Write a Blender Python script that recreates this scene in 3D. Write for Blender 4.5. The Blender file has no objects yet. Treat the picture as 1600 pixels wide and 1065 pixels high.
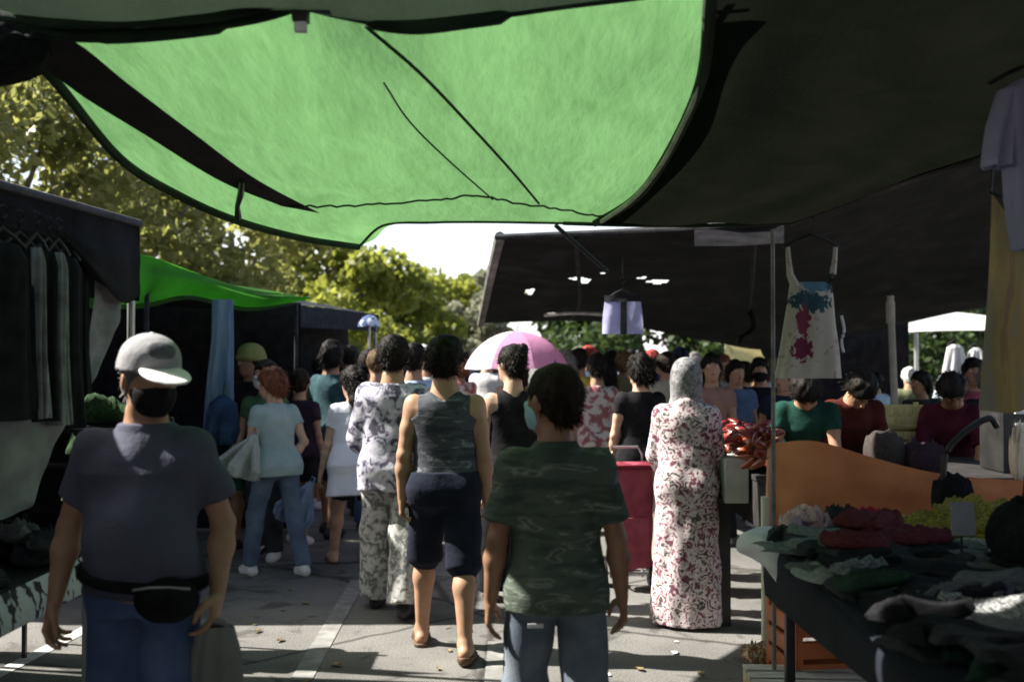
import bpy, bmesh, math, random
import numpy as np
from mathutils import Vector, Matrix
random.seed(7)
S = bpy.context.scene
C = S.collection
R = math.radians
# ------------------------------------------------------------------ camera
FPX, CX, CY, EYE = 1555.0, 800.0, 532.5, 1.6
PITCH = math.atan(24.5 / FPX)
cam_d = bpy.data.cameras.new("camera")
cam = bpy.data.objects.new("camera", cam_d)
C.objects.link(cam)
cam.location = (0, 0, EYE)
cam.rotation_euler = (math.pi / 2 + PITCH, 0, 0)
cam_d.sensor_width = 36.0
cam_d.lens = FPX / 1600 * 36
cam_d.clip_start = 0.05
cam_d.clip_end = 2000
cam_d.dof.use_dof = True
cam_d.dof.focus_distance = 5.2
cam_d.dof.aperture_fstop = 2.0
S.camera = cam

def at(px, py, d):
    """point of the place at depth d (metres in front of the viewer)"""
    x = (px - CX) / FPX
    u = (CY - py) / FPX
    y = math.cos(PITCH) - u * math.sin(PITCH)
    z = math.sin(PITCH) + u * math.cos(PITCH)
    return Vector((x / y * d, d, EYE + z / y * d))

# ------------------------------------------------------------------ light
SUN = Vector((-0.85, 0.16, 0.87)).normalized()
w = bpy.data.worlds.new("World")
S.world = w
w.use_nodes = True
nt = w.node_tree
sky = nt.nodes.new("ShaderNodeTexSky")
sky.sky_type = 'NISHITA'
sky.sun_disc = False
sky.sun_elevation = math.asin(SUN.z)
sky.sun_rotation = math.atan2(SUN.x, SUN.y) % (2 * math.pi)
sky.dust_density = 3.0
sky.air_density = 1.0
bg = nt.nodes["Background"]
bg.inputs[1].default_value = 0.06
# bright summer haze low over the horizon
tcw = nt.nodes.new("ShaderNodeTexCoord"); sxw = nt.nodes.new("ShaderNodeSeparateXYZ"); nt.links.new(tcw.outputs['Generated'], sxw.inputs[0])
mrw = nt.nodes.new("ShaderNodeMapRange"); nt.links.new(sxw.outputs[2], mrw.inputs[0])
mrw.inputs[1].default_value = 0.0; mrw.inputs[2].default_value = 0.21; mrw.inputs[3].default_value = 1.0; mrw.inputs[4].default_value = 0.0
mxw = nt.nodes.new("ShaderNodeMixRGB"); mxw.blend_type = 'ADD'; nt.links.new(mrw.outputs[0], mxw.inputs[0])
nt.links.new(sky.outputs[0], mxw.inputs[1]); mxw.inputs[2].default_value = (10.0, 9.9, 9.75, 1)
nt.links.new(mxw.outputs[0], bg.inputs[0])
ld = bpy.data.lights.new("sun", 'SUN')
ld.energy = 5.0
ld.angle = R(0.55)
ld.color = (1.0, 0.945, 0.85)
lo = bpy.data.objects.new("sun", ld)
C.objects.link(lo)
lo.rotation_euler = (-SUN).to_track_quat('-Z', 'Y').to_euler()
lo.location = (-8, 6, 12)
S.view_settings.view_transform = 'Standard'
S.view_settings.look = 'None'
S.view_settings.exposure = 1.65
S.view_settings.gamma = 1
S.render.engine = 'CYCLES'
S.cycles.filter_width = 1.8
S.cycles.max_bounces = 8
S.cycles.transparent_max_bounces = 8
S.cycles.use_denoising = True

# ------------------------------------------------------------------ materials
MATS = {}
def nodes_of(m):
    m.use_nodes = True
    t = m.node_tree
    t.nodes.clear()
    o = t.nodes.new("ShaderNodeOutputMaterial")
    return t, o

def ramp(t, fac, stops, const=False):
    r = t.nodes.new("ShaderNodeValToRGB")
    e = r.color_ramp.elements
    r.color_ramp.interpolation = 'CONSTANT' if const else 'LINEAR'
    while len(e) < len(stops): e.new(0.5)
    for i, (p, c) in enumerate(stops):
        e[i].position = p
        e[i].color = (*c, 1)
    t.links.new(fac, r.inputs[0])
    return r.outputs[0]

def noise(t, scale, detail=4, stretch=(1, 1, 1), dist=0.0, rough=0.55, off=0.0):
    tc = t.nodes.new("ShaderNodeTexCoord")
    mp = t.nodes.new("ShaderNodeMapping")
    mp.inputs['Scale'].default_value = stretch
    mp.inputs['Location'].default_value = (off, off * .7, off * .3)
    t.links.new(tc.outputs['Object'], mp.inputs[0])
    n = t.nodes.new("ShaderNodeTexNoise")
    n.inputs['Scale'].default_value = scale
    n.inputs['Detail'].default_value = detail
    n.inputs['Roughness'].default_value = rough
    n.inputs['Distortion'].default_value = dist
    t.links.new(mp.outputs[0], n.inputs['Vector'])
    return n.outputs['Fac']

def mat(name, stops, scale=6, stretch=(1, 1, 1), rough=0.85, bump=0.15, bscale=None, detail=4, trans=None, tw=0.5,
        const=False, dist=0.0, metal=0.0, spec=0.3, sheen=0.0, off=0.0, bdist=0.01):
    """procedural surface: noise -> colour ramp, fine bump; trans = colour that passes light through (thin cloth, leaves)"""
    if name in MATS: return MATS[name]
    m = bpy.data.materials.new(name)
    t, o = nodes_of(m)
    f = noise(t, scale, detail, stretch, dist, off=off)
    if not isinstance(stops[0][0], (int, float)) or len(stops[0]) == 3:
        k = len(stops)
        stops = [(0.32 + 0.36 * i / max(1, k - 1), c) for i, c in enumerate(stops)]
    col = ramp(t, f, stops, const)
    b = t.nodes.new("ShaderNodeBsdfPrincipled")
    b.inputs['Roughness'].default_value = rough
    b.inputs['Metallic'].default_value = metal
    b.inputs['Specular IOR Level'].default_value = spec
    if sheen: b.inputs['Sheen Weight'].default_value = sheen
    t.links.new(col, b.inputs['Base Color'])
    out = b.outputs[0]
    bn = None
    if bump:
        bn = t.nodes.new("ShaderNodeBump")
        bn.inputs['Strength'].default_value = bump
        bn.inputs['Distance'].default_value = bdist
        t.links.new(noise(t, bscale or scale * 6, 5, stretch), bn.inputs['Height'])
        t.links.new(bn.outputs[0], b.inputs['Normal'])
    if trans:
        tr = t.nodes.new("ShaderNodeBsdfTranslucent")
        mx = t.nodes.new("ShaderNodeMixRGB")
        mx.blend_type = 'MULTIPLY'
        mx.inputs[0].default_value = 1.0
        t.links.new(ramp(t, f, [(0.3, (.70, .74, .68)), (0.7, (1, 1, 1))]), mx.inputs[1])
        mx.inputs[2].default_value = (*trans, 1)
        t.links.new(mx.outputs[0], tr.inputs[0])
        if bn: t.links.new(bn.outputs[0], tr.inputs['Normal'])
        ms = t.nodes.new("ShaderNodeMixShader")
        ms.inputs[0].default_value = tw
        t.links.new(b.outputs[0], ms.inputs[1])
        t.links.new(tr.outputs[0], ms.inputs[2])
        out = ms.outputs[0]
    t.links.new(out, o.inputs[0])
    MATS[name] = m
    return m

def cloth(name, c, var=0.25, scale=9, **k):
    d = tuple(x * (1 - var) for x in c)
    l = tuple(min(1, x * (1 + var)) for x in c)
    kw = dict(bump=0.35, bscale=38, rough=0.92, spec=0.12)
    kw.update(k)
    return mat(name, [d, c, l], scale=scale, **kw)

def skin(name, c):
    return mat(name, [tuple(x * .85 for x in c), c, tuple(min(1, x * 1.1) for x in c)], scale=14, rough=0.55, bump=0.08, bscale=160, spec=0.4)

SK_TAN = skin('skin_tan', (.38, .215, .135))
SK_LIGHT = skin('skin_light', (.50, .32, .225))
SK_BROWN = skin('skin_brown', (.27, .145, .085))
HAIR_BLACK = mat('hair_black', [(.004, .0035, .003), (.008, .007, .006), (.018, .014, .011)], scale=30, stretch=(1, 1, .25), rough=.6, bump=.8, bscale=70, spec=.12)
HAIR_BROWN = mat('hair_brown', [(.008, .006, .004), (.016, .011, .007), (.035, .023, .014)], scale=30, stretch=(1, 1, .25), rough=.6, bump=.8, bscale=70, spec=.12)
HAIR_RED = mat('hair_red', [(.08, .022, .008), (.15, .045, .015), (.24, .085, .03)], scale=30, stretch=(1, 1, .25), rough=.5, bump=.5, bscale=90)
HAIR_GREY = mat('hair_grey', [(.08, .075, .07), (.14, .13, .12), (.22, .21, .2)], scale=30, stretch=(1, 1, .25), rough=.6, bump=.5, bscale=90)
BLACK_CLOTH = cloth('black_cloth', (.012, .012, .014), .5)
CHAR_CLOTH = cloth('charcoal_cloth', (.035, .036, .04), .4)
STEEL = mat('galvanised_steel', [(.28, .28, .28), (.42, .42, .41), (.5, .5, .49)], scale=12, stretch=(1, 1, .2), rough=.45, metal=.7, bump=.05)
WOODP = mat('pale_wood', [(.30, .235, .13), (.42, .34, .19), (.5, .42, .25)], scale=7, stretch=(1, 1, 6), rough=.75, bump=.2)
YWOOD = mat('yellow_wood', [(.40, .33, .12), (.52, .45, .18), (.6, .53, .26)], scale=7, stretch=(6, 1, 1), rough=.75, bump=.2)
PLASTIC_BLACK = mat('black_plastic', [(.012, .012, .012), (.02, .02, .02), (.03, .03, .03)], rough=.4, bump=.05)
WHITE_CLOTH = cloth('white_cloth', (.74, .74, .76), .08, trans=(.3, .3, .32), tw=.25)
RUBBER = mat('dark_rubber', [(.012, .012, .013), (.02, .02, .02), (.03, .03, .03)], rough=.7)

# ------------------------------------------------------------------ object helpers
def mesh_np(name, V, F, smooth=True):
    me = bpy.data.meshes.new(name)
    V = np.asarray(V, np.float32)
    F = np.asarray(F, np.int32)
    n = F.shape[1]
    me.vertices.add(len(V))
    me.vertices.foreach_set("co", V.ravel())
    me.loops.add(F.size)
    me.loops.foreach_set("vertex_index", F.ravel())
    me.polygons.add(len(F))
    me.polygons.foreach_set("loop_start", np.arange(0, F.size, n, dtype=np.int32))
    me.polygons.foreach_set("loop_total", np.full(len(F), n, np.int32))
    if smooth: me.polygons.foreach_set("use_smooth", np.ones(len(F), bool))
    me.update(calc_edges=True)
    return me

def tag(o, label=None, cat=None, group=None, kind=None):
    if label: o['label'] = label
    if cat: o['category'] = cat
    if group: o['group'] = group
    if kind: o['kind'] = kind
    return o

def link(name, me, m=None, parent=None):
    o = bpy.data.objects.new(name, me)
    C.objects.link(o)
    if m is not None and me is not None and not me.materials: me.materials.append(m)
    if parent is not None: o.parent = parent
    return o

def thing(name, label, cat, loc=(0, 0, 0), rz=0.0, group=None):
    o = bpy.data.objects.new(name, None)
    o.empty_display_size = .1
    C.objects.link(o)
    o.location = loc
    o.rotation_euler = (0, 0, rz)
    return tag(o, label, cat, group)

class MB:
    """collects bevelled boxes, bars and tubes into ONE mesh"""
    def __init__(s): s.bm = bmesh.new()
    def box(s, c, size, rot=None, bev=0.0):
        r = bmesh.ops.create_cube(s.bm, size=1)
        vs = r['verts']
        M = Matrix.Translation(c) @ (rot.to_4x4() if rot is not None else Matrix()) @ Matrix.Diagonal((*size, 1))
        bmesh.ops.transform(s.bm, matrix=M, verts=vs)
        if bev:
            es = list({e for v in vs for e in v.link_edges})
            bmesh.ops.bevel(s.bm, geom=es, offset=bev, segments=2, affect='EDGES', profile=.7)
        return s
    def tube(s, pts, r, n=10, cap=True):
        pts = [Vector(p) for p in pts]
        rings = []
        up = Vector((0.013, 0.02, 1))
        for i, p in enumerate(pts):
            d = (pts[min(i + 1, len(pts) - 1)] - pts[max(i - 1, 0)]).normalized()
            a = d.cross(up if abs(d.z) < .95 else Vector((1, .01, 0))).normalized()
            b = d.cross(a)
            rr = r[i] if isinstance(r, (list, tuple)) else r
            rings.append([s.bm.verts.new(p + (a * math.cos(q) + b * math.sin(q)) * rr) for q in [2 * math.pi * k / n for k in range(n)]])
        for A, B in zip(rings, rings[1:]):
            for k in range(n):
                s.bm.faces.new((A[k], A[(k + 1) % n], B[(k + 1) % n], B[k]))
        if cap:
            s.bm.faces.new(rings[0][::-1]); s.bm.faces.new(rings[-1])
        return s
    def lathe(s, prof, c=(0, 0, 0), n=20, sx=1, sy=1):
        rings = [[s.bm.verts.new((c[0] + r * sx * math.cos(2 * math.pi * k / n), c[1] + r * sy * math.sin(2 * math.pi * k / n), c[2] + z)) for k in range(n)] for r, z in prof]
        for A, B in zip(rings, rings[1:]):
            for k in range(n):
                s.bm.faces.new((A[k], A[(k + 1) % n], B[(k + 1) % n], B[k]))
        s.bm.faces.new(rings[0][::-1]); s.bm.faces.new(rings[-1])
        return s
    def build(s, name, m, parent=None, smooth=True):
        bmesh.ops.recalc_face_normals(s.bm, faces=s.bm.faces)
        me = bpy.data.meshes.new(name)
        s.bm.to_mesh(me); s.bm.free()
        if smooth:
            for p in me.polygons: p.use_smooth = True
            me.set_sharp_from_angle(angle=R(40))
        return link(name, me, m, parent)

def spline(pts, n):
    """Catmull-Rom through pts (k x 3) sampled n times"""
    p = np.asarray(pts, float)
    k = len(p)
    if k == 2:
        tt = np.linspace(0, 1, n)[:, None]
        return p[0] * (1 - tt) + p[1] * tt
    q = np.vstack([2 * p[0] - p[1], p, 2 * p[-1] - p[-2]])
    out = []
    for s in np.linspace(0, k - 1, n):
        i = min(int(s), k - 2); f = s - i
        a, b, c, d = q[i], q[i + 1], q[i + 2], q[i + 3]
        out.append(0.5 * (2 * b + (c - a) * f + (2 * a - 5 * b + 4 * c - d) * f * f + (3 * b - a - 3 * c + d) * f ** 3))
    return np.array(out)

def fold_noise(U, V, seed, f=1.0):
    r = np.random.RandomState(seed)
    h = 0
    for i in range(7):
        a = r.uniform(0, math.pi); k = r.uniform(3, 16) * f; ph = r.uniform(0, 6.3)
        w = U * math.cos(a) + V * math.sin(a)
        h = h + np.sin(k * w + ph + 1.6 * np.sin(k * .37 * (U * math.sin(a) - V * math.cos(a)) + ph)) / (1 + .12 * k)
    return h / 2.2

def patch(name, rows, m, parent=None, nu=70, nv=50, wr=0.012, seed=1, freq=1.0, hole=None, off=0.0):
    """cloth through a net of points: rows of points, splined both ways, creased along its normal"""
    A = np.array([spline([tuple(p) for p in r], nu) for r in rows])
    G = np.array([spline(A[:, i], nv) for i in range(nu)]).transpose(1, 0, 2)
    U, V = np.meshgrid(np.linspace(0, 1, nu), np.linspace(0, 1, nv))
    N = np.cross(np.gradient(G, axis=1), np.gradient(G, axis=0))
    N /= np.linalg.norm(N, axis=2, keepdims=True) + 1e-9
    e = np.minimum(np.minimum(U, 1 - U), np.minimum(V, 1 - V))
    G = G + N * (fold_noise(U, V, seed, freq) * wr * np.clip(.35 + e * 6, 0, 1) + off)[..., None]
    ii = np.arange(nu * nv).reshape(nv, nu)
    F = np.stack([ii[:-1, :-1], ii[:-1, 1:], ii[1:, 1:], ii[1:, :-1]], -1).reshape(-1, 4)
    if hole is not None:
        cu = (U[:-1, :-1] + .5 / nu).ravel(); cv = (V[:-1, :-1] + .5 / nv).ravel()
        F = F[~hole(cu, cv)]
    return link(name, mesh_np(name, G.reshape(-1, 3), F), m, parent)

# ------------------------------------------------------------------ implicit surfaces (bodies and clothes)
def surface_nets(F, lo, h):
    ins = F < 0
    cnt = np.zeros(tuple(s - 1 for s in F.shape), np.int8)
    for a in (0, 1):
        for b in (0, 1):
            for c in (0, 1):
                cnt += ins[a:a + cnt.shape[0], b:b + cnt.shape[1], c:c + cnt.shape[2]]
    act = (cnt > 0) & (cnt < 8)
    I = np.argwhere(act)
    if len(I) == 0: return None
    idx = np.full(cnt.shape, -1, np.int32)
    idx[act] = np.arange(len(I))
    cor = np.array([(a, b, c) for a in (0, 1) for b in (0, 1) for c in (0, 1)])
    val = np.stack([F[I[:, 0] + c[0], I[:, 1] + c[1], I[:, 2] + c[2]] for c in cor], 1)
    acc = np.zeros((len(I), 3)); n = np.zeros(len(I))
    for i in range(8):
        for j in range(i + 1, 8):
            if np.abs(cor[i] - cor[j]).sum() != 1: continue
            x = (val[:, i] < 0) != (val[:, j] < 0)
            t = np.where(x, val[:, i] / np.where(x, val[:, i] - val[:, j], 1), 0)
            acc += np.where(x[:, None], cor[i] + t[:, None] * (cor[j] - cor[i]), 0)
            n += x
    V = lo + h * (I + acc / n[:, None])
    Q = []
    for ax in range(3):
        o1, o2 = [(1, 2), (2, 0), (0, 1)][ax]
        sl0 = [slice(None)] * 3; sl1 = [slice(None)] * 3
        sl0[ax] = slice(0, -1); sl1[ax] = slice(1, None)
        ch = ins[tuple(sl0)] != ins[tuple(sl1)]
        E = np.argwhere(ch)
        E = E[(E[:, o1] > 0) & (E[:, o2] > 0) & (E[:, o1] < F.shape[o1] - 1) & (E[:, o2] < F.shape[o2] - 1)]
        q = []
        for d1, d2 in ((0, 0), (-1, 0), (-1, -1), (0, -1)):
            J = E.copy(); J[:, o1] += d1; J[:, o2] += d2
            q.append(idx[J[:, 0], J[:, 1], J[:, 2]])
        q = np.stack(q, 1)
        flip = ~ins[E[:, 0], E[:, 1], E[:, 2]]
        q[flip] = q[flip][:, ::-1]
        Q.append(q)
    Q = np.vstack(Q)
    Q = Q[(Q >= 0).all(1)]
    return V, Q

A3 = lambda p: np.array(p, float)
def rx(a): c, s = math.cos(a), math.sin(a); return np.array([[1, 0, 0], [0, c, -s], [0, s, c]])
def rz_(a): c, s = math.cos(a), math.sin(a); return np.array([[c, -s, 0], [s, c, 0], [0, 0, 1]])
def ry(a): c, s = math.cos(a), math.sin(a); return np.array([[c, 0, s], [0, 1, 0], [-s, 0, c]])

class Cone:
    def __init__(s, a, b, r0, r1, k=.025, cut=None, sub=False):
        s.a, s.b, s.r0, s.r1, s.k, s.cut, s.sub = A3(a), A3(b), r0, r1, k, cut, sub
    def infl(s, o, cut=None, k=None): return Cone(s.a, s.b, s.r0 + o, s.r1 + o, k or s.k, cut or s.cut)
    def bb(s):
        r = max(s.r0, s.r1)
        return np.minimum(s.a, s.b) - r, np.maximum(s.a, s.b) + r
    def ev(s, X, Y, Z):
        d = s.b - s.a; L = max(1e-9, d @ d)
        px, py, pz = X - s.a[0], Y - s.a[1], Z - s.a[2]
        t = np.clip((px * d[0] + py * d[1] + pz * d[2]) / L, 0, 1)
        v = np.sqrt((px - t * d[0]) ** 2 + (py - t * d[1]) ** 2 + (pz - t * d[2]) ** 2) - (s.r0 + (s.r1 - s.r0) * t)
        if s.cut is not None:
            c, n = s.cut
            v = np.maximum(v, (X - c[0]) * n[0] + (Y - c[1]) * n[1] + (Z - c[2]) * n[2])
        return v

class Ell:
    def __init__(s, c, r, M=None, k=.025, sub=False):
        s.c, s.r, s.M, s.k, s.sub = A3(c), A3(r), np.eye(3) if M is None else M, k, sub
    def infl(s, o, cut=None, k=None): return Ell(s.c, s.r + o, s.M, k or s.k)
    def bb(s):
        e = np.sqrt(((s.M * s.r) ** 2).sum(1))
        return s.c - e, s.c + e
    def ev(s, X, Y, Z):
        px, py, pz = X - s.c[0], Y - s.c[1], Z - s.c[2]
        q = [(px * s.M[0, i] + py * s.M[1, i] + pz * s.M[2, i]) for i in range(3)]
        k = np.sqrt(sum((q[i] / s.r[i]) ** 2 for i in range(3))) + 1e-9
        l = np.sqrt(sum(q[i] ** 2 for i in range(3)))
        return np.where(k < .3, (k - 1) * s.r.min(), l * (1 - 1 / k))

class Loft:
    """upright body or garment: half width a, half depth b and centre y at each height"""
    def __init__(s, keys, o=(0, 0, 0), M=None, k=.03, n=2.25, fold=0, nf=9, ph=0, z0=None, off=0.0):
        K = np.array(keys, float)
        s.z, s.wa, s.wb, s.yc = K[:, 0], K[:, 1] + off, K[:, 2] + off, K[:, 3]
        s.o, s.M, s.k, s.n, s.sub = A3(o), np.eye(3) if M is None else M, k, n, False
        s.fold, s.nf, s.ph, s.z0 = fold, nf, ph, z0
    def bb(s):
        a, b = s.wa.max() * (1 + s.fold), s.wb.max() * (1 + s.fold); y0, y1 = s.yc.min() - b, s.yc.max() + b
        P = np.array([(x, y, z) for x in (-a, a) for y in (y0, y1) for z in (s.z[0], s.z[-1])]) @ s.M.T + s.o
        return P.min(0), P.max(0)
    def ev(s, X, Y, Z):
        px, py, pz = X - s.o[0], Y - s.o[1], Z - s.o[2]
        x, y, z = [(px * s.M[0, i] + py * s.M[1, i] + pz * s.M[2, i]) for i in range(3)]
        x, y, z = np.broadcast_arrays(x, y, z)
        a = np.interp(z, s.z, s.wa); b = np.interp(z, s.z, s.wb); y = y - np.interp(z, s.z, s.yc)
        if s.fold:
            th = np.arctan2(y, x)
            amt = np.clip((s.z0 - z) / max(.05, (s.z0 - s.z[0])), 0, 1)
            m = 1 + s.fold * amt * (np.sin(s.nf * th + s.ph + 1.1 * np.sin(3 * z * 3 + th * 2)) + .6 * np.sin((s.nf * .62 + 1) * th + 2 * s.ph + z * 2))
            a = a * m; b = b * m
        q = (np.abs(x / a) ** s.n + np.abs(y / b) ** s.n) ** (1 / s.n) + 1e-6
        l = np.sqrt(x * x + y * y)
        rad = np.where(q < .3, (q - 1) * np.minimum(a, b), l * (1 - 1 / q))
        return np.maximum(rad, np.maximum(z - s.z[-1], s.z[0] - z))

def implicit(prims, h, clips=(), wrinkle=0.0, wfreq=1.0, seed=0, pad=.03):
    L = np.min([p.bb()[0] for p in prims if not p.sub], 0) - pad
    U = np.max([p.bb()[1] for p in prims if not p.sub], 0) + pad
    n = np.ceil((U - L) / h).astype(int) + 2
    xs, ys, zs = [(L[i] + h * np.arange(n[i])).astype(np.float32) for i in range(3)]
    F = np.full(tuple(n), .5, np.float32)
    for p in prims:
        a, b = p.bb()
        i0 = np.clip(np.floor((a - L - p.k - pad) / h).astype(int), 0, n - 1)
        i1 = np.clip(np.ceil((b - L + p.k + pad) / h).astype(int) + 1, 1, n)
        sl = tuple(slice(i0[i], i1[i]) for i in range(3))
        X, Y, Z = xs[sl[0], None, None], ys[None, sl[1], None], zs[None, None, sl[2]]
        d = np.asarray(p.ev(X, Y, Z), np.float32)
        f = F[sl]
        if p.sub:
            g = np.maximum(p.k - np.abs(f + d), 0) / p.k
            F[sl] = np.maximum(f, -d) + g * g * p.k * .25
        else:
            g = np.maximum(p.k - np.abs(f - d), 0) / p.k
            F[sl] = np.minimum(f, d) - g * g * p.k * .25
    X, Y, Z = xs[:, None, None], ys[None, :, None], zs[None, None, :]
    if wrinkle:
        r = np.random.RandomState(seed)
        p1, p2, p3, p4 = r.uniform(0, 6.3, 4)
        q = wfreq
        W = np.sin(23 * q * Z + 6 * q * X + 2.2 * np.sin(9 * q * X + p1) + 1.5 * np.sin(11 * q * Y + p2) + p3)
        W = W * (.6 + .4 * np.sin(7 * q * X + 5 * q * Y + 4 * q * Z + p4)) + .6 * np.sin(31 * q * X + 17 * q * Z + 2 * np.sin(13 * q * Z + p2) + p1) * np.sin(8 * q * Z + p3)
        W = W + .9 * np.sin(38 * q * X + 4 * np.sin(5 * q * Z + p2) + 9 * q * Y + p4) * (.5 + .5 * np.sin(6 * q * Z + 3 * q * X + p1))
        F += (wrinkle * W).astype(np.float32)
    for c in clips:
        F = np.maximum(F, np.asarray(c(X, Y, Z), np.float32))
    F[0], F[-1] = .5, .5
    F[:, 0], F[:, -1] = .5, .5
    F[:, :, 0], F[:, :, -1] = .5, .5
    return surface_nets(F, L, h)
# ------------------------------------------------------------------ people
def limb_dir(flex, abd, side):
    f, a = R(flex), R(abd)
    v = np.array([side * math.sin(a), math.sin(f) * math.cos(a), -math.cos(f) * math.cos(a)])
    return v / np.linalg.norm(v)

class Fig:
    """a posed human; faces local +Y, feet on z = 0, built for 1.75 m and scaled to H"""
    def __init__(s, H=1.75, fem=False, bulk=1.0, lean=0, head=(0, 0), armL=(4, 8, 12, 4), armR=(4, 8, 12, 4),
                 legL=(8, 3, 2, 0), legR=(-8, 3, -14, 0), belly=0, hs=1.08, curl=35, h=.012):
        s.H, s.fem, s.bulk, s.h = H, fem, bulk, h
        s.k = H / 1.75
        b = bulk
        Rt = rx(-R(lean)); s.Rt = Rt
        s.legs = {}
        low = 9
        for sd, P in ((-1, legL), (1, legR)):
            hip = A3((sd * .088, 0, 0))
            kn = hip + limb_dir(P[0], P[1], sd) * .43
            an = kn + limb_dir(P[2], P[1] * .6, sd) * .42
            fp = R(P[3])
            toe = an + A3((sd * .02, .13 * math.cos(fp), -.045 - .13 * math.sin(fp)))
            ball = an + A3((sd * .012, .09 * math.cos(fp), -.045 - .09 * math.sin(fp)))
            heel = an + A3((0, -.045 * math.cos(fp), -.042 + .045 * math.sin(fp)))
            low = min(low, toe[2] - .022, heel[2] - .03)
            s.legs[sd] = [hip, kn, an, toe, ball, heel]
        dz = A3((0, 0, -low))
        s.O = dz.copy()
        for sd in s.legs: s.legs[sd] = [p + dz for p in s.legs[sd]]
        T = lambda p: Rt @ A3(p) + s.O
        s.T = T
        sw = (.150 if fem else .166) * (1 + (b - 1) * .5)
        s.sh = {sd: T((sd * sw, -.012, .436)) for sd in (-1, 1)}
        s.neck = T((0, -.022, .54))
        Rh = Rt @ rz_(R(head[0])) @ rx(R(-head[1]))
        s.Rh = Rh
        s.hc = s.neck + Rt @ A3((0, .005, .04)) + Rh @ A3((0, .018, .085 * hs + .0))
        s.hs = hs
        ar = (.84 if fem else 1.0) * (1 + (b - 1) * .6)
        s.ar = ar
        s.arm = {}
        for sd, P in ((-1, armL), (1, armR)):
            e = s.sh[sd] + Rt @ limb_dir(P[0], P[1], sd) * .285
            wv = Rt @ limb_dir(P[2], P[3], sd)
            s.arm[sd] = [s.sh[sd], e, e + wv * .245, wv]
        if fem:
            tk = [(-.10, .15, .10, -.012), (-.02, .176, .118, -.02), (.06, .165, .106, -.012), (.15, .132, .088, .0), (.25, .138, .095, .005),
                  (.35, .148, .105, .0), (.41, .134, .09, -.010), (.45, .098, .076, -.018), (.485, .070, .064, -.022), (.53, .056, .055, -.024), (.56, .05, .05, -.02)]
        else:
            tk = [(-.10, .15, .10, -.01), (-.02, .170, .112, -.014), (.06, .162, .106, -.006), (.15, .150, .098, .0), (.25, .160, .106, .004),
                  (.36, .170, .116, .0), (.41, .154, .104, -.010), (.45, .112, .088, -.018), (.485, .082, .072, -.022), (.53, .066, .062, -.024), (.56, .06, .058, -.02)]
        s.tk = [(z, a * b, d * b, y) for z, a, d, y in tk]
        s.torso = [Loft(s.tk, s.O, Rt, k=.03)]
        if belly: s.torso.append(Ell(T((0, .055 * belly + .02, .13)), (.155 * b, .09 + .05 * belly, .17), Rt, k=.06))
        if fem: s.torso += [Ell(T((q * .075, .085, .335)), (.062, .052, .06), Rt, k=.03) for q in (-1, 1)]
        s.butt = [Ell(T((q * .075 * b, -.05, -.03)), (.08 * b, .08 * b, .1), k=.05) for q in (-1, 1)]
        s.delt = {}; s.armp = {}; s.legp = {}; s.footp = {}; s.handp = {}
        for sd in (-1, 1):
            a, e, wr, wv = s.arm[sd]
            s.delt[sd] = Ell(a + Rt @ A3((-sd * .008, 0, -.02)), (.053 * ar, .058 * ar, .06 * ar), Rt, k=.07)
            s.armp[sd] = [Cone(a, a + (e - a) * .5, .049 * ar, .047 * ar, k=.03), Cone(a + (e - a) * .48, e, .047 * ar, .038 * ar, k=.02), Cone(e, e + wv * .08, .038 * ar, .043 * ar, k=.02), Cone(e + wv * .075, wr, .043 * ar, .025 * ar, k=.02), Ell(e + A3((0, -.012, 0)), (.03 * ar, .03 * ar, .03 * ar), k=.02)]
            hp, kn, an, toe, ball, heel = s.legs[sd]
            lb = (1.0 if not fem else .97) * (1 + (b - 1) * .8)
            sh = an - kn; bk = A3((0, -.014, 0))
            s.legp[sd] = [Cone(hp + A3((0, -.005, -.02)), kn, .085 * lb, .055 * lb, k=.03), Cone(kn, kn + sh * .3 + bk, .052 * lb, .056 * lb, k=.025), Cone(kn + sh * .28 + bk, an, .056 * lb, .034, k=.025)]
            s.footp[sd] = [Cone(an, heel, .036, .03, k=.02), Cone(an, ball, .036, .03, k=.025), Cone(ball, toe, .034, .022, k=.02), Cone(heel, ball, .03, .032, k=.02)]
            s.handp[sd] = s.hand(sd, curl)
        c = s.hc; M = Rh
        hp_ = lambda p: c + M @ (A3(p) * hs)
        s.hp = hp_
        f_ = .94 if fem else 1.0
        s.cran = Ell(hp_((0, -.012, .022)), A3((.076 * f_, .094, .09)) * hs, M, k=.03)
        s.head = [s.cran, Ell(hp_((0, .026, -.036)), A3((.06 * f_, .064, .08)) * hs, M, k=.04), Cone(hp_((0, .062, -.088)), hp_((0, .055, -.082)), .026 * hs, .03 * hs, k=.03),
                  Cone(hp_((0, .088, .012)), hp_((0, .108, -.026)), .009 * hs, .014 * hs, k=.014), Ell(hp_((0, .088, -.058)), A3((.024, .012, .011)) * hs, M, k=.012)]
        for q in (-1, 1):
            s.head.append(Ell(hp_((q * .079 * f_, -.004, -.012)), A3((.009, .02, .031)) * hs, M @ rz_(q * -.35), k=.008))
            s.head.append(Ell(hp_((q * .032, .094, .014)), A3((.018, .014, .011)) * hs, M, k=.012, sub=True))
            s.head.append(Cone(hp_((q * .014, .09, .03)), hp_((q * .05, .078, .03)), .009 * hs, .007 * hs, k=.014))
        s.neckp = [Cone(s.neck - Rt @ A3((0, 0, .05)), s.hc + M @ (A3((0, -.012, -.05)) * hs), (.05 if fem else .058) * (1 + (b - 1) * .6), (.048 if fem else .056) * (1 + (b - 1) * .5), k=.03)]

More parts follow.
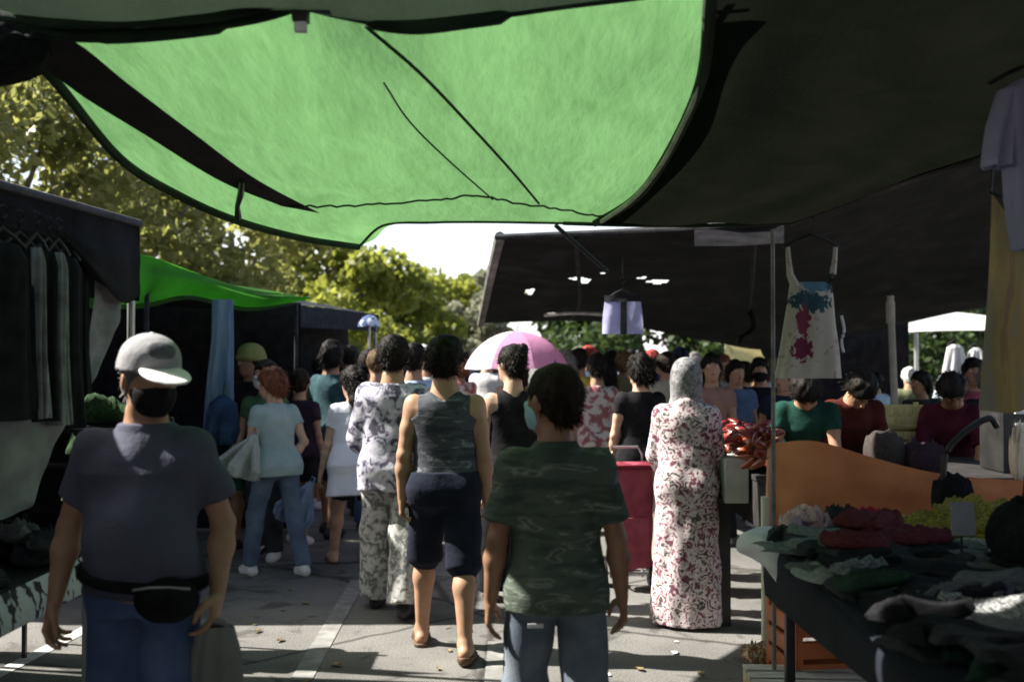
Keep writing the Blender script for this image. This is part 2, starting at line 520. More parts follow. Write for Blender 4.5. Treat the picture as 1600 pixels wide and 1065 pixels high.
    def hand(s, sd, curl):
        a, e, wr, d = s.arm[sd]
        inn = A3((-sd, 0, 0)) - d * (A3((-sd, 0, 0)) @ d); inn /= np.linalg.norm(inn)      # palm faces the thigh
        fw = np.cross(d, inn) * 1.0; fw /= np.linalg.norm(fw)
        if fw[1] < 0 and abs(fw[1]) > .2: fw = -fw
        z = .86 if s.fem else 1.0
        P = []
        L = (.083, .09, .084, .066)
        for i in range(4):
            o = (.033 - .0215 * i) * z
            k0 = wr + d * .02 + fw * o * .55
            k1 = wr + d * (.088 - .004 * i) * z + fw * o * 1.05
            P.append(Cone(k0, k1, .0145 * z, .0115 * z, k=.014))
            c = R(curl * (.7 + .16 * i)); p = k1
            for j, seg in enumerate((.46, .3, .24)):
                dd = d * math.cos(c) + inn * math.sin(c) + fw * (.09 - .06 * i)
                dd /= np.linalg.norm(dd)
                q = p + dd * L[i] * seg * z
                P.append(Cone(p, q, (.0098 - .0008 * j) * z, (.0092 - .001 * j) * z, k=.004))
                p = q; c += R(curl * (.75 - .2 * j))
        t0 = wr + d * .028 + fw * .028 * z + inn * .008
        t1 = t0 + (d * .5 + fw * .62 + inn * .45) * .045 * z
        t2 = t1 + (d * .85 + fw * .2 + inn * .45) * .034 * z
        t3 = t2 + (d * .95 + inn * .3) * .026 * z
        P += [Cone(t0, t1, .0165 * z, .0125 * z, k=.014), Cone(t1, t2, .0115 * z, .0105 * z, k=.004), Cone(t2, t3, .0102 * z, .0085 * z, k=.004)]
        s.grip = getattr(s, 'grip', {}); s.grip[sd] = wr + d * .10 + inn * .025
        return P

    def mesh(s, name, prims, h=None, **k):
        r = implicit(prims, h or s.h, **k)
        if r is None: return None
        return mesh_np(name, r[0] * s.k, r[1])

    def place(s, label, m, loc, rz, cat='person', group=None):
        P = list(s.torso) + list(s.butt) + s.neckp + s.head
        for sd in (-1, 1):
            P += [s.delt[sd]] + s.armp[sd] + s.legp[sd] + s.footp[sd] + s.handp[sd]
        o = link('person', s.mesh('person', P), m)
        o.location = (loc[0], loc[1], 0); o.rotation_euler = (0, 0, rz)
        tag(o, label, cat, group)
        s.o = o
        return o
    def wear(s, name, prims, m, h=None, **k):
        me = s.mesh(name, prims, h, **k)
        return link(name, me, m, s.o) if me else None
    def world(s, p):
        q = Matrix.Rotation(s.o.rotation_euler.z, 3, 'Z') @ Vector(A3(p) * s.k)
        return q + s.o.location

    # ---- clothes
    def shirt(s, m, off=.012, sleeve=.62, hem=-.06, loose=.5, name='t_shirt', wr=.0045, neck=.50, soff=.016, seed=3, scoop=0, sleeve2=0, flare=0.0):
        K = []
        ca = max(a for z, a, b, y in s.tk if z > .2) ; cb = max(b for z, a, b, y in s.tk if z > .2)
        for z, a, b, y in s.tk:
            if z < .36:
                a = a + max(0, ca - a) * loose; b = b + max(0, cb - b) * loose
                a += flare * (.36 - z); b += flare * (.36 - z)
            K.append((z, a, b, y))
        if hem < 0:
            K = [(z, max(a, (.188 if z < .03 else .18) * s.bulk) if z < .1 else a, max(b, .122 * s.bulk) if z < .06 else b, y - (.012 if z < .06 else 0)) for z, a, b, y in K]
        K = [(hem - .02, *np.array([np.interp(hem - .02, [k[0] for k in K], [k[i] for k in K]) for i in (1, 2, 3)]))] + [k for k in K if k[0] > hem - .02]
        if hem < -.1: K[0] = (hem - .02, K[1][1] + .012 + flare * (-.1 - hem), K[1][2] + .012 + flare * (-.1 - hem), K[1][3])
        P = [Loft(K, s.O, s.Rt, k=.03, off=off)]
        P += [p.infl(off) for p in s.torso[1:]]
        if hem < -.02: P += [p.infl(off + .014) for p in s.butt]
        for sd in (-1, 1):
            a, e, wr_, wv = s.arm[sd]
            if sleeve > 0:
                P.append(s.delt[sd].infl(off * .8 + .004))
                d = e - a; L = np.linalg.norm(d); d = d / L
                c = a + d * L * sleeve
                P.append(Cone(a, a + d * L * min(1.02, sleeve + .02), .050 * s.ar + soff * .55, .046 * s.ar + soff * 1.2, k=.035, cut=(c, d) if sleeve < 1 else None))
                if sleeve2 > 0: P.append(Cone(e, e + wv * .245 * sleeve2, .047 * s.ar + soff, .034 * s.ar + soff, k=.03, cut=(e + wv * .245 * sleeve2, wv)))
        zt = s.Rt[:, 2]
        def top(X, Y, Z):
            x, y, z = X - s.O[0], Y - s.O[1], Z - s.O[2]
            q = x * zt[0] + y * zt[1] + z * zt[2]
            r = np.sqrt(x * x + (y - s.neck[1] + s.O[1]) ** 2)
            return np.minimum(q - neck + 0 * r, .098 - np.abs(x))
        def bot(X, Y, Z):
            x, y, z = X - s.O[0], Y - s.O[1], Z - s.O[2]
            return hem - (x * zt[0] + y * zt[1] + z * zt[2])
        return s.wear(name, P, m, clips=[top, bot], wrinkle=wr, seed=seed)

    def tank(s, m, off=.01, hem=-.08, wr=.003, name='tank_top', seed=4, low=.33, cut=.112):
        o = s.O; Rt = s.Rt
        def arm(X, Y, Z):      # arm holes: bite the sides off above the armpit
            x, y, z = X - o[0], Y - o[1], Z - o[2]
            q = y * Rt[1, 2] + z * Rt[2, 2]
            return np.minimum(np.abs(x) - cut - np.clip((low + .06 - q) * 1.6, 0, .3) ** 1.1, q - low + 0 * x + .0) if False else np.abs(x) - cut - np.clip((low + .05 - q), 0, 1) * 1.5
        K = [k for k in s.tk]
        P = [Loft([(hem - .02, K[0][1] + .012, K[0][2] + .012, K[0][3])] + [(z, max(a, .152 * s.bulk) if z < .3 else a, max(b, .1 * s.bulk) if z < .3 else b, y) for z, a, b, y in K if z > hem], o, Rt, k=.03, off=off)]
        P += [p.infl(off) for p in s.torso[1:]]
        P += [s.delt[q].infl(off + .002) for q in (-1, 1)]
        if hem < -.02: P += [p.infl(off * .8) for p in s.butt]
        zt = Rt[:, 2]
        def lim(X, Y, Z):
            x, y, z = X - o[0], Y - o[1], Z - o[2]
            q = x * zt[0] + y * zt[1] + z * zt[2]
            return np.maximum(hem - q, q - .505 + .7 * np.clip(.075 - np.abs(x), 0, 1))
        return s.wear(name, P, m, clips=[lim, arm], wrinkle=wr, seed=seed)

    def trousers(s, m, off=.012, upto=.07, length=1.0, loose=.02, name='trousers', wr=.0045, seed=5):
        """length 1 = ankle, 0.5 = knee"""
        P = [Loft([k for k in s.tk if k[0] <= .16], s.O, s.Rt, k=.03, off=off)] + [p.infl(off) for p in s.butt]
        zt = s.Rt[:, 2]
        for sd in (-1, 1):
            hp, kn, an = s.legs[sd][:3]
            t, c1, c2 = s.legp[sd]
            if length <= .5:
                q = hp + (kn - hp) * (length / .5)
                d = (kn - hp) / np.linalg.norm(kn - hp)
                P.append(Cone(t.a, q + d * .03, t.r0 + off, .07 + loose + off, k=.03, cut=(q, d)))
            elif length <= .62:
                q = kn + (an - kn) * ((length - .5) / .5)
                d = (an - kn) / np.linalg.norm(an - kn)
                P.append(Cone(t.a, kn, t.r0 + off, .068 + loose + off, k=.03))
                P.append(Cone(kn, q + d * .03, .068 + loose + off, .068 + loose + off, k=.03, cut=(q, d)))
            else:
                q = kn + (an - kn) * ((length - .5) / .5 * .98 + .02)
                d = (an - kn) / np.linalg.norm(an - kn)
                P.append(Cone(t.a, kn, t.r0 + off, .056 + loose * .7 + off, k=.03))
                P.append(Cone(kn, q + d * .02, .056 + loose * .7 + off, .046 + loose + off, k=.03, cut=(q, d)))
                P.append(c1.infl(off))
        def top(X, Y, Z):
            x, y, z = X - s.O[0], Y - s.O[1], Z - s.O[2]
            return x * zt[0] + y * zt[1] + z * zt[2] - upto
        return s.wear(name, P, m, clips=[top], wrinkle=wr, seed=seed)

    def shoes(s, m, name='shoe'):
        for sd in (-1, 1):
            hp, kn, an, toe, ball, heel = s.legs[sd]
            dn = A3((0, 0, -1))
            s.wear(name, [p.infl(.008) for p in s.footp[sd]], m, clips=[lambda X, Y, Z: Z - an[2] - .02 + 0 * X])

    def face(s, lips=(.25, .09, .08)):
        s.eyes()
        s.wear('lips', [Ell(s.hp((0, .0955, -.058)), (.021, .008, .007), s.Rh)], skin('lips_tone', lips), h=.004)
    def sandals(s, m):
        for sd in (-1, 1):
            hp, kn, an, toe, ball, heel = s.legs[sd]
            s.wear('sandal', [Cone(heel + A3((0, -.01, -.024)), ball + A3((0, 0, -.026)), .04, .046, k=.02), Cone(ball + A3((0, 0, -.026)), toe + A3((0, .012, -.018)), .046, .036, k=.02),
                              Cone(ball + A3((-.045, -.01, -.01)), ball + A3((0, -.02, .03)), .011, .012), Cone(ball + A3((.045, -.01, -.01)), ball + A3((0, -.02, .03)), .011, .012)], m,
                   clips=[lambda X, Y, Z, q=ball, a=heel: np.where(np.hypot(X - q[0], Y - q[1] + .02) < .052, -1, Z - np.minimum(a[2], q[2]) + .018 - np.abs(Y - q[1]) * abs(a[2] - q[2]) / .13)], h=.006)

    def hair(s, m, style='short', seed=2, wr=.005, off=.02, tuft=1.0):
        hs = s.hs
        P = [s.cran.infl(off)]
        c, M = s.hc, s.Rh
        def keep(X, Y, Z):
            x, y, z = X - c[0], Y - c[1], Z - c[2]
            qy = x * M[0, 1] + y * M[1, 1] + z * M[2, 1]; qz = x * M[0, 2] + y * M[1, 2] + z * M[2, 2]
            return (-.03 - (qz - qy) * .707 / hs) if style != 'long' else np.where(qz > -.02, -.03 - (qz - qy) * .707 / hs, qy - .005)
        P.append(Ell(s.hp((0, -.05, -.02)), A3((.064, .05, .07)) * hs, M, k=.03))
        if style in ('bun', 'lowbun'):
            P.append(Ell(s.hp((0.02, -.085, .085) if style == 'bun' else (0, -.115, -.01)), (.04, .04, .038), M, k=.015))
        if style == 'long':
            P.append(Cone(s.hp((0, -.06, 0)), s.hp((0, -.085, -.17)), .085 * hs, .07 * hs, k=.04))
            P.append(Cone(s.hp((0, -.085, -.17)), s.hp((0, -.085, -.26)), .075 * hs, .04 * hs, k=.04))
        if style == 'bob':
            P.append(Ell(s.hp((0, -.04, -.03)), A3((.098, .088, .1)) * hs, M, k=.03))
        if style == 'pony':
            P.append(Cone(s.hp((0, -.1, .04)), s.hp((0.01, -.14, -.1)), .03, .036, k=.02))
            P.append(Cone(s.hp((0.01, -.14, -.1)), s.hp((0.01, -.12, -.22)), .036, .014, k=.02))
        r = implicit(P, min(s.h, .009), clips=[keep], wrinkle=wr, wfreq=2.6, seed=seed)
        if r is None: return None
        V, Q = r
        rs = np.random.RandomState(seed + 5)
        n = int((1500 if s.h < .011 else 500) * tuft)
        i = rs.randint(0, len(V), n)
        p = V[i]; nr = p - (c + M @ A3((0, -.02, 0))); nr /= np.linalg.norm(nr, axis=1, keepdims=True)
        dn = M @ A3((0, -.45, -.9))
        t_ = nr * .42 + dn * (.8 if style != 'bob' else .6) + rs.normal(size=(n, 3)) * .32
        L = rs.uniform(.014, .034, n)[:, None] * (.62 if style == 'short' else .8 if style == 'bun' else 1.25)
        tip = p + t_ * L; sd_ = np.cross(t_, nr + .01); sd_ /= np.linalg.norm(sd_, axis=1, keepdims=True) + 1e-9
        wv = rs.uniform(.0022, .0048, n)[:, None]
        ro = p - nr * .004
        T = np.stack([ro - sd_ * wv, ro + sd_ * wv, tip + sd_ * wv * .25, tip - sd_ * wv * .25], 1).reshape(-1, 3)
        F_ = np.arange(4 * n).reshape(n, 4) + len(V)
        return link('hair', mesh_np('hair', np.vstack([V, T]) * s.k, np.vstack([Q, F_])), m, s.o)

    def mask(s, m):
        c, M = s.hc, s.Rh
        def keep(X, Y, Z):
            x, y, z = X - c[0], Y - c[1], Z - c[2]
            qx = x * M[0, 0] + y * M[1, 0] + z * M[2, 0]; qy = x * M[0, 1] + y * M[1, 1] + z * M[2, 1]; qz = x * M[0, 2] + y * M[1, 2] + z * M[2, 2]
            return np.maximum(np.maximum(qz + .012 + np.abs(qx) * .25, -.118 - qz), -.004 - qy + np.abs(qx) * .3 - .0)
        return s.wear('face_mask', [p.infl(.006) for p in s.head[1:4]] + [Ell(s.hp((0, .045, -.05)), A3((.064, .066, .062)), M)], m, clips=[keep], h=.007)

    def eyes(s):
        w_ = mat('eye_white', [(.6, .58, .55), (.7, .68, .65)], rough=.2, bump=0)
        for q in (-1, 1):
            e = s.wear('eye', [Ell(s.hp((q * .032, .076, .014)), (.0125, .0125, .0125))], w_, h=.004)
            s.wear('eyebrow', [Cone(s.hp((q * .016, .096, .036)), s.hp((q * .05, .082, .037)), .005, .004)], HAIR_BLACK, h=.004)
            if e: link('pupil', s.mesh('pupil', [Ell(s.hp((q * .032, .0855, .014)), (.0052, .0042, .0055))], .002), PLASTIC_BLACK, e)

    def cap(s, m, m2=None):
        c, M = s.hc, s.Rh
        def keep(X, Y, Z):
            x, y, z = X - c[0], Y - c[1], Z - c[2]
            qy = x * M[0, 1] + y * M[1, 1] + z * M[2, 1]; qz = x * M[0, 2] + y * M[1, 2] + z * M[2, 2]
            return .020 + qy * .06 - qz
        o = s.wear('cap', [s.cran.infl(.02), Ell(s.hp((0, .0, .075)), (.082, .098, .055), M, k=.03)], m, clips=[keep], h=.007)
        b = s.mesh('cap_brim', [Ell(s.hp((0, .115, .028)), (.08, .09, .011), M @ rx(-.22), k=.01)], .005,
                   clips=[lambda X, Y, Z: .06 - ((X - c[0]) * M[0, 1] + (Y - c[1]) * M[1, 1] + (Z - c[2]) * M[2, 1])])
        link('cap_brim', b, m2 or m, o)
        btn = s.mesh('cap_button', [Ell(s.hp((0, -.006, .134)), (.009, .009, .006))], .003)
        if btn: link('cap_button', btn, m2 or m, o)
        return o

# ------------------------------------------------------------------ odd-shaped soft things
def lump(seed, n=40, amp=.16, e=.7):
    """crumpled or folded cloth: a squarish pillow with deep creases, unit half sizes, resting on z = 0"""
    r = np.random.RandomState(seed)
    u = np.linspace(0, 2 * math.pi, n, endpoint=False); v = np.linspace(-math.pi / 2, math.pi / 2, n // 2 + 1)
    U, Vv = np.meshgrid(u, v)
    sg = lambda x, p: np.sign(x) * np.abs(x) ** p
    X = sg(np.cos(Vv), e) * sg(np.cos(U), e); Y = sg(np.cos(Vv), e) * sg(np.sin(U), e); Z = sg(np.sin(Vv), .8)
    d = np.zeros_like(X)
    for i in range(9):
        k = r.uniform(1.5, 7, 3) * r.choice([-1, 1], 3); ph = r.uniform(0, 6.3, 2)
        d += (1.2 - 2.4 * np.abs(np.sin(.7 * (k[0] * X + k[1] * Y + k[2] * Z) + ph[0] + 1.3 * np.sin(2 * X * k[1] / 3 + ph[1])))) / 5
    a0 = r.uniform(-.5, .5); fx = X * math.sin(a0) + Y * math.cos(a0)
    w1 = np.sin(2.1 * X + 1.3 * Y + r.uniform(0, 6)) * .6 + np.sin(1.7 * Y - 2.6 * X + r.uniform(0, 6)) * .5
    fold = 1 - 2 * np.abs(np.sin(r.uniform(3, 5) * fx + 1.4 * np.sin(1.8 * X + r.uniform(0, 6)) + r.uniform(0, 6))) ** .6
    X = X * (1 + amp * .8 * w1); Y = Y * (1 + amp * .8 * np.roll(w1, 7, 1))
    Z = Z + (amp * 2.0 * fold + amp * .9 * d + amp * w1) * np.clip(Z + .4, 0, 1)
    Z = np.maximum(Z + 1, .0) * .5
    P = np.stack([X, Y, Z], -1).reshape(-1, 3)
    m = n
    F = []
    for j in range(len(v) - 1):
        for i in range(m):
            F.append((j * m + i, j * m + (i + 1) % m, (j + 1) * m + (i + 1) % m, (j + 1) * m + i))
    return P, np.array(F)

def tee_sheet(seed, nu=40, nv=34):
    """a short sleeved top dropped flat: body, two sleeves, neck, with soft folds running through it"""
    r = np.random.RandomState(seed)
    U, V = np.meshgrid(np.linspace(-1, 1, nu), np.linspace(0, 1, nv))
    w_ = np.interp(V, [0, .55, .66, .7, .88, .96, 1], [.6, .56, .6, .98, 1.0, .7, .3])
    X = U * w_; Y = 2 * V - 1
    Y = Y - np.clip(np.abs(X) - .5, 0, 1) * r.uniform(.3, .9)
    X = X + r.uniform(-.35, .35) * np.sin(1.5 * Y + r.uniform(0, 6)); Y = Y + .15 * np.sin(3 * X + r.uniform(0, 6))
    Z = np.zeros_like(X)
    for i in range(4):
        a = r.uniform(0, math.pi); k = r.uniform(2.5, 6)
        f = k * (X * math.cos(a) + Y * math.sin(a)) + 1.3 * np.sin(1.7 * X - 1.2 * Y + r.uniform(0, 6)) + r.uniform(0, 6)
        Z += (1 - np.abs(np.sin(f * .5)) ** .7) * r.uniform(.3, .8)
    e = np.clip(np.minimum(np.minimum(1 - np.abs(U), V), 1 - V) * 9, 0, 1)
    Z = .06 + (Z * .55 + .2) * e
    ii = np.arange(nu * nv).reshape(nv, nu)
    F = np.stack([ii[:-1, :-1], ii[:-1, 1:], ii[1:, 1:], ii[1:, :-1]], -1).reshape(-1, 4)
    return np.stack([X, Y, Z], -1).reshape(-1, 3), F
LUMPS = {}
def sheet_mesh(seed, m, key):
    if ('t', seed, key) not in LUMPS:
        P, F = tee_sheet(seed)
        me = mesh_np('laid_garment', P, F); me.materials.append(m); LUMPS[('t', seed, key)] = me
    return LUMPS[('t', seed, key)]
def lump_mesh(seed, m, key, **k):
    if (seed, key) not in LUMPS:
        P, F = lump(seed, **k)
        me = mesh_np('crumpled_cloth', P, F)
        me.materials.append(m)
        LUMPS[(seed, key)] = me
    return LUMPS[(seed, key)]

def tube_garment(name, keys, m, parent=None, n=64, folds=7, amp=.1, seed=1, rows=46, loc=(0, 0, 0)):
    """garment hanging free: keys of (z, half width, half depth, x shift) from the top down, closed tube with hanging folds"""
    K = np.array(keys, float)[::-1]
    r = np.random.RandomState(seed); ph = r.uniform(0, 6.3, 4)
    zs = np.linspace(K[0, 0], K[-1, 0], rows)
    th = np.linspace(0, 2 * math.pi, n, endpoint=False)
    T, Z = np.meshgrid(th, zs)
    a = np.interp(Z, K[:, 0], K[:, 1]); b = np.interp(Z, K[:, 0], K[:, 2]); xs = np.interp(Z, K[:, 0], K[:, 3])
    t = 1 - (Z - zs[0]) / (zs[-1] - zs[0])
    f = amp * (.25 + t) * (np.sin(folds * T + ph[0] + 1.2 * np.sin(2 * T + 3 * t + ph[1])) + .5 * np.sin((folds * 1.7 // 1) * T + ph[2] + 2 * t))
    X = xs + a * np.cos(T) * (1 + f * .25); Y = b * np.sin(T) * (1 + f * 2.2) + .012 * f
    V = np.stack([X + loc[0], Y + loc[1], Z + loc[2]], -1).reshape(-1, 3)
    F = [(j * n + i, j * n + (i + 1) % n, (j + 1) * n + (i + 1) % n, (j + 1) * n + i) for j in range(rows - 1) for i in range(n)]
    return link(name, mesh_np(name, V, F), m, parent)

def hanger(parent, wdt=.2, m=None, z=0.0):
    b = MB()
    b.tube([(-wdt, 0, z - .07), (-wdt * .5, 0, z - .03), (0, 0, z), (wdt * .5, 0, z - .03), (wdt, 0, z - .07)], .009, 8)
    b.tube([(0, 0, z), (0, 0, z + .04), (.02, 0, z + .06), (.015, 0, z + .085), (0, 0, z + .095), (-.015, 0, z + .085)], .004, 6)
    return b.build('hanger', m or PLASTIC_BLACK, parent)

def tote(label, cat, top, w, hgt, dep, m, seed=1, handle=.16, name='carrier_bag', group=None, tilt=0.0, plastic=False):
    """soft bag hanging from a hand at point top"""
    t = thing(name, label, cat, top)
    t.rotation_euler = (0, tilt, 0)
    if plastic:
        tube_garment('bag_body', [(-.01, w * .06, dep * .2, 0), (-hgt * .2, w * .15, dep * .5, -.01), (-hgt * .45, w * .33, dep * .8, -.02), (-hgt * .75, w * .5, dep * 1.0, -.03), (-hgt * .95, w * .46, dep * .8, -.03), (-hgt, w * .3, dep * .4, -.03), (-hgt * 1.01, .005, .005, -.03)], m, t, folds=7, amp=.3, seed=seed)
    else: tube_garment('bag_body', [(-handle, w * .30, dep * .35, 0), (-handle - hgt * .15, w * .4, dep * .6, 0), (-handle - hgt * .55, w * .5, dep * 1.0, 0), (-handle - hgt * .9, w * .47, dep * .95, 0), (-handle - hgt, w * .3, dep * .5, 0), (-handle - hgt * 1.01, .005, .005, 0)], m, t, folds=6, amp=.1, seed=seed)
    b = MB()
    if plastic: b.tube([(-w * .05, 0, -.03), (-.012, 0, .03), (.012, 0, .03), (w * .05, 0, -.03)], .008, 8)
    else: b.tube([(-w * .26, 0, -handle - .02), (-w * .12, 0, -handle * .4), (-.01, 0, 0.0), (.01, 0, 0), (w * .12, 0, -handle * .4), (w * .26, 0, -handle - .02)], .011, 8)
    b.build('bag_handle', m, t)
    return t

# ------------------------------------------------------------------ trees
def leaves_mesh(name, blobs, n, size, seed, m, parent, flat=.5):
    r = np.random.RandomState(seed)
    B = np.array(blobs)
    vol = B[:, 3] ** 2
    w_ = r.choice(len(B), n, p=vol / vol.sum())
    d = r.normal(size=(n, 3)); d /= np.linalg.norm(d, axis=1, keepdims=True)
    rad = B[w_, 3] * r.uniform(.35, 1.08, n) ** .6
    c = B[w_, :3] + d * rad[:, None] * np.array([1, 1, .85])
    ax = r.normal(size=(n, 3)); ax /= np.linalg.norm(ax, axis=1, keepdims=True)
    nn = r.normal(size=(n, 3)) + np.array([0, 0, .8]); a2 = np.cross(ax, nn); a2 /= np.linalg.norm(a2, axis=1, keepdims=True) + 1e-9
    s_ = size * r.uniform(.6, 1.35, n)[:, None]
    V = np.stack([c - ax * s_, c + a2 * s_ * flat, c + ax * s_, c - a2 * s_ * flat], 1).reshape(-1, 3)
    F = np.arange(4 * n).reshape(n, 4)
    o = link(name, mesh_np(name, V, F, False), m, parent)
    return o

BARK = mat('plane_bark', [(.09, .075, .05), (.16, .14, .10), (.26, .24, .18)], scale=5, rough=.9, bump=.4)
def tree(x, y, h, r, label, leaf, n=9000, size=.10, seed=1, group=None, base=.35, name='plane_tree', nb=26, lean=0.0):
    t = thing(name, label, 'tree', (x, y, 0), 0, group)
    rr = random.Random(seed)
    hc = h * (base + 1) / 2; rv = h * (1 - base) / 2
    b = MB()
    b.tube([(0, 0, -.05), (.03, .02, h * .2), (-.02, .04, h * .42), (lean * .5, .0, h * .7), (lean, 0, h * .9)], [r * .09, r * .07, r * .06, r * .035, r * .01], 10)
    blobs = []
    for i in range(nb):
        a = i * 2.4 + rr.uniform(-.4, .4); q = rr.uniform(.25, .95); zz = rr.uniform(-.95, .95)
        k = math.sqrt(max(.05, 1 - zz * zz))
        p = (math.cos(a) * r * q * k + lean, math.sin(a) * r * q * k, hc + zz * rv * .85)
        br = r * rr.uniform(.2, .38)
        blobs.append((*p, br))
        if i % 2 == 0:
            z0 = h * rr.uniform(.3, .6)
            b.tube([(0, 0, z0), (p[0] * .5, p[1] * .5, (z0 + p[2]) / 2 + .1), p], [r * .035, r * .022, r * .006], 6)
    b.build('trunk', BARK, t)
    leaves_mesh('crown', blobs, n, size, seed, leaf, t)
    return t
# ================================================================== SETTING
def asphalt():
    m = bpy.data.materials.new('asphalt'); t, o = nodes_of(m)
    base = ramp(t, noise(t, .9, 10, rough=.62), [(.3, (.105, .103, .098)), (.5, (.155, .152, .144)), (.7, (.205, .20, .19))])
    grit = ramp(t, noise(t, 130, 3), [(.35, (.55, .55, .55)), (.5, (1, 1, 1)), (.66, (1.5, 1.5, 1.48))])
    stain = ramp(t, noise(t, 3.2, 6, dist=1.2, off=4), [(.56, (1, 1, 1)), (.64, (.62, .61, .6)), (.7, (.5, .5, .5))])
    tc = t.nodes.new("ShaderNodeTexCoord"); v = t.nodes.new("ShaderNodeTexVoronoi"); v.feature = 'DISTANCE_TO_EDGE'; v.inputs['Scale'].default_value = .55
    ds = t.nodes.new("ShaderNodeMixRGB"); ds.inputs[0].default_value = .12; t.links.new(tc.outputs['Object'], ds.inputs[1])
    nn = t.nodes.new("ShaderNodeTexNoise"); nn.inputs['Scale'].default_value = 2.5; nn.inputs['Detail'].default_value = 8; t.links.new(tc.outputs['Object'], nn.inputs['Vector']); t.links.new(nn.outputs['Color'], ds.inputs[2])
    t.links.new(ds.outputs[0], v.inputs['Vector'])
    crack = ramp(t, v.outputs['Distance'], [(.0, (.35, .35, .35)), (.006, (.5, .5, .5)), (.012, (1, 1, 1))])
    col = base
    for f in (grit, stain, crack):
        mx = t.nodes.new("ShaderNodeMixRGB"); mx.blend_type = 'MULTIPLY'; mx.inputs[0].default_value = 1; t.links.new(col, mx.inputs[1]); t.links.new(f, mx.inputs[2]); col = mx.outputs[0]
    b = t.nodes.new("ShaderNodeBsdfPrincipled"); b.inputs['Roughness'].default_value = .93; b.inputs['Specular IOR Level'].default_value = .2
    t.links.new(col, b.inputs['Base Color'])
    bp = t.nodes.new("ShaderNodeBump"); bp.inputs['Strength'].default_value = .8; bp.inputs['Distance'].default_value = .008; t.links.new(noise(t, 150, 4), bp.inputs['Height']); t.links.new(bp.outputs[0], b.inputs['Normal'])
    t.links.new(b.outputs[0], o.inputs[0]); return m
ASPH = asphalt()
g = MB()
g.bm.faces.new([g.bm.verts.new(p) for p in ((-250, -60, 0), (250, -60, 0), (250, 600, 0), (-250, 600, 0))])
tag(g.build('ground', ASPH, smooth=False), kind='structure')
LINE = mat('road_paint', [(.15, .148, .14), (.19, .19, .18), (.27, .27, .26)], scale=9, detail=8, rough=.8, bump=.2, bscale=120)
def paint(p, q, wd=.1, m_=None):
    a, b = at(*p), at(*q); a.z = b.z = .004
    d = (b - a).normalized(); n = Vector((-d.y, d.x, 0)) * wd / 2
    m = MB(); m.bm.faces.new([m.bm.verts.new(v) for v in (a - n, b - n, b + n, a + n)])
    tag(m.build('parking_line', m_ or LINE, smooth=False), kind='structure')
def gnd(px, py):
    d = EYE * FPX / (py - 557.0)
    return (px, py, d)
paint(gnd(-120, 1110), gnd(190, 952), .09, mat('white_road_paint', [(.3, .3, .29), (.55, .55, .53), (.66, .66, .64)], scale=9, detail=8, rough=.8))
paint(gnd(470, 1060), gnd(560, 905), .11)
paint(gnd(768, 1110), gnd(775, 1000), .09)

rr = random.Random(9)
LIT = mat('dry_leaf_brown', [(.10, .07, .03), (.2, .15, .07), (.3, .24, .12)], scale=20, rough=.8, bump=.2)
PAP = mat('scrap_paper', [(.5, .5, .48), (.62, .62, .6), (.68, .68, .66)], scale=8, rough=.9, bump=.2)
def scrap(name, n, m):
    b = MB(); vs = []
    for k in range(9):
        a = 2 * math.pi * k / 9; q = 1 + .35 * math.sin(2 * a + n) + .2 * math.sin(3 * a)
        vs.append(b.bm.verts.new((.03 * q * math.cos(a), .02 * q * math.sin(a), .004 + .009 * abs(math.sin(a + n)))))
    c_ = b.bm.verts.new((0, 0, .003))
    for k in range(9): b.bm.faces.new((c_, vs[k], vs[(k + 1) % 9]))
    return b.build(name, m)
for i in range(26):
    o = scrap('dry_leaf', i, LIT); o.location = (rr.uniform(-1.6, 1.3), rr.uniform(4.9, 7.4), .003); o.rotation_euler.z = rr.uniform(0, 6); s_ = rr.uniform(.5, 1.2); o.scale = (s_, s_, s_)
    tag(o, 'small dry brown leaf lying on the asphalt of the lane', 'leaf', 'dry leaves on the asphalt')
for i in range(9):
    o = scrap('paper_scrap', i + 40, PAP); o.location = (rr.uniform(-1.4, 1.3), rr.uniform(4.9, 6.8), .003); o.rotation_euler.z = rr.uniform(0, 6); s_ = rr.uniform(.4, .9); o.scale = (s_, s_, s_)
    tag(o, 'small white paper scrap lying on the asphalt of the lane', 'paper scrap', 'paper scraps on the asphalt')

# ================================================================== TREES
LEAF_Y = mat('plane_leaf', [(.045, .05, .014), (.11, .112, .033), (.27, .255, .09)], scale=1.6, detail=7, rough=.4, bump=0, trans=(.36, .37, .11), tw=.5)
LEAF_G = mat('light_leaf', [(.07, .09, .014), (.13, .155, .03), (.2, .22, .05)], scale=1.2, rough=.55, bump=0, trans=(.42, .45, .08), tw=.45)
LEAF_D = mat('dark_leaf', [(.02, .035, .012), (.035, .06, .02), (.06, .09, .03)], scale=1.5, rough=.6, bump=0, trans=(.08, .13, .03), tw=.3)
LEAF_P = mat('pale_leaf', [(.14, .15, .10), (.22, .23, .16), (.32, .32, .25)], scale=1.5, rough=.6, bump=0, trans=(.35, .36, .26), tw=.4)
TG = 'plane trees along the left side of the market lane'
tree(-7.7, 9.8, 6.0, 2.4, 'nearest olive-leaved plane tree rising right above the black clothes stall', LEAF_Y, 11000, .085, 1, TG, .3)
tree(-7.2, 13.5, 5.8, 2.4, 'yellow-olive plane tree above the front of the bright green awning', LEAF_Y, 10000, .095, 2, TG, .3)
tree(-6.9, 18.0, 5.8, 2.5, 'yellow-green plane tree above the far end of the bright green awning', LEAF_Y, 10000, .11, 3, TG, .25)
tree(-6.5, 23.0, 5.8, 2.6, 'yellowish plane tree just left of the patch of white sky', LEAF_Y, 9000, .13, 4, TG, .2)
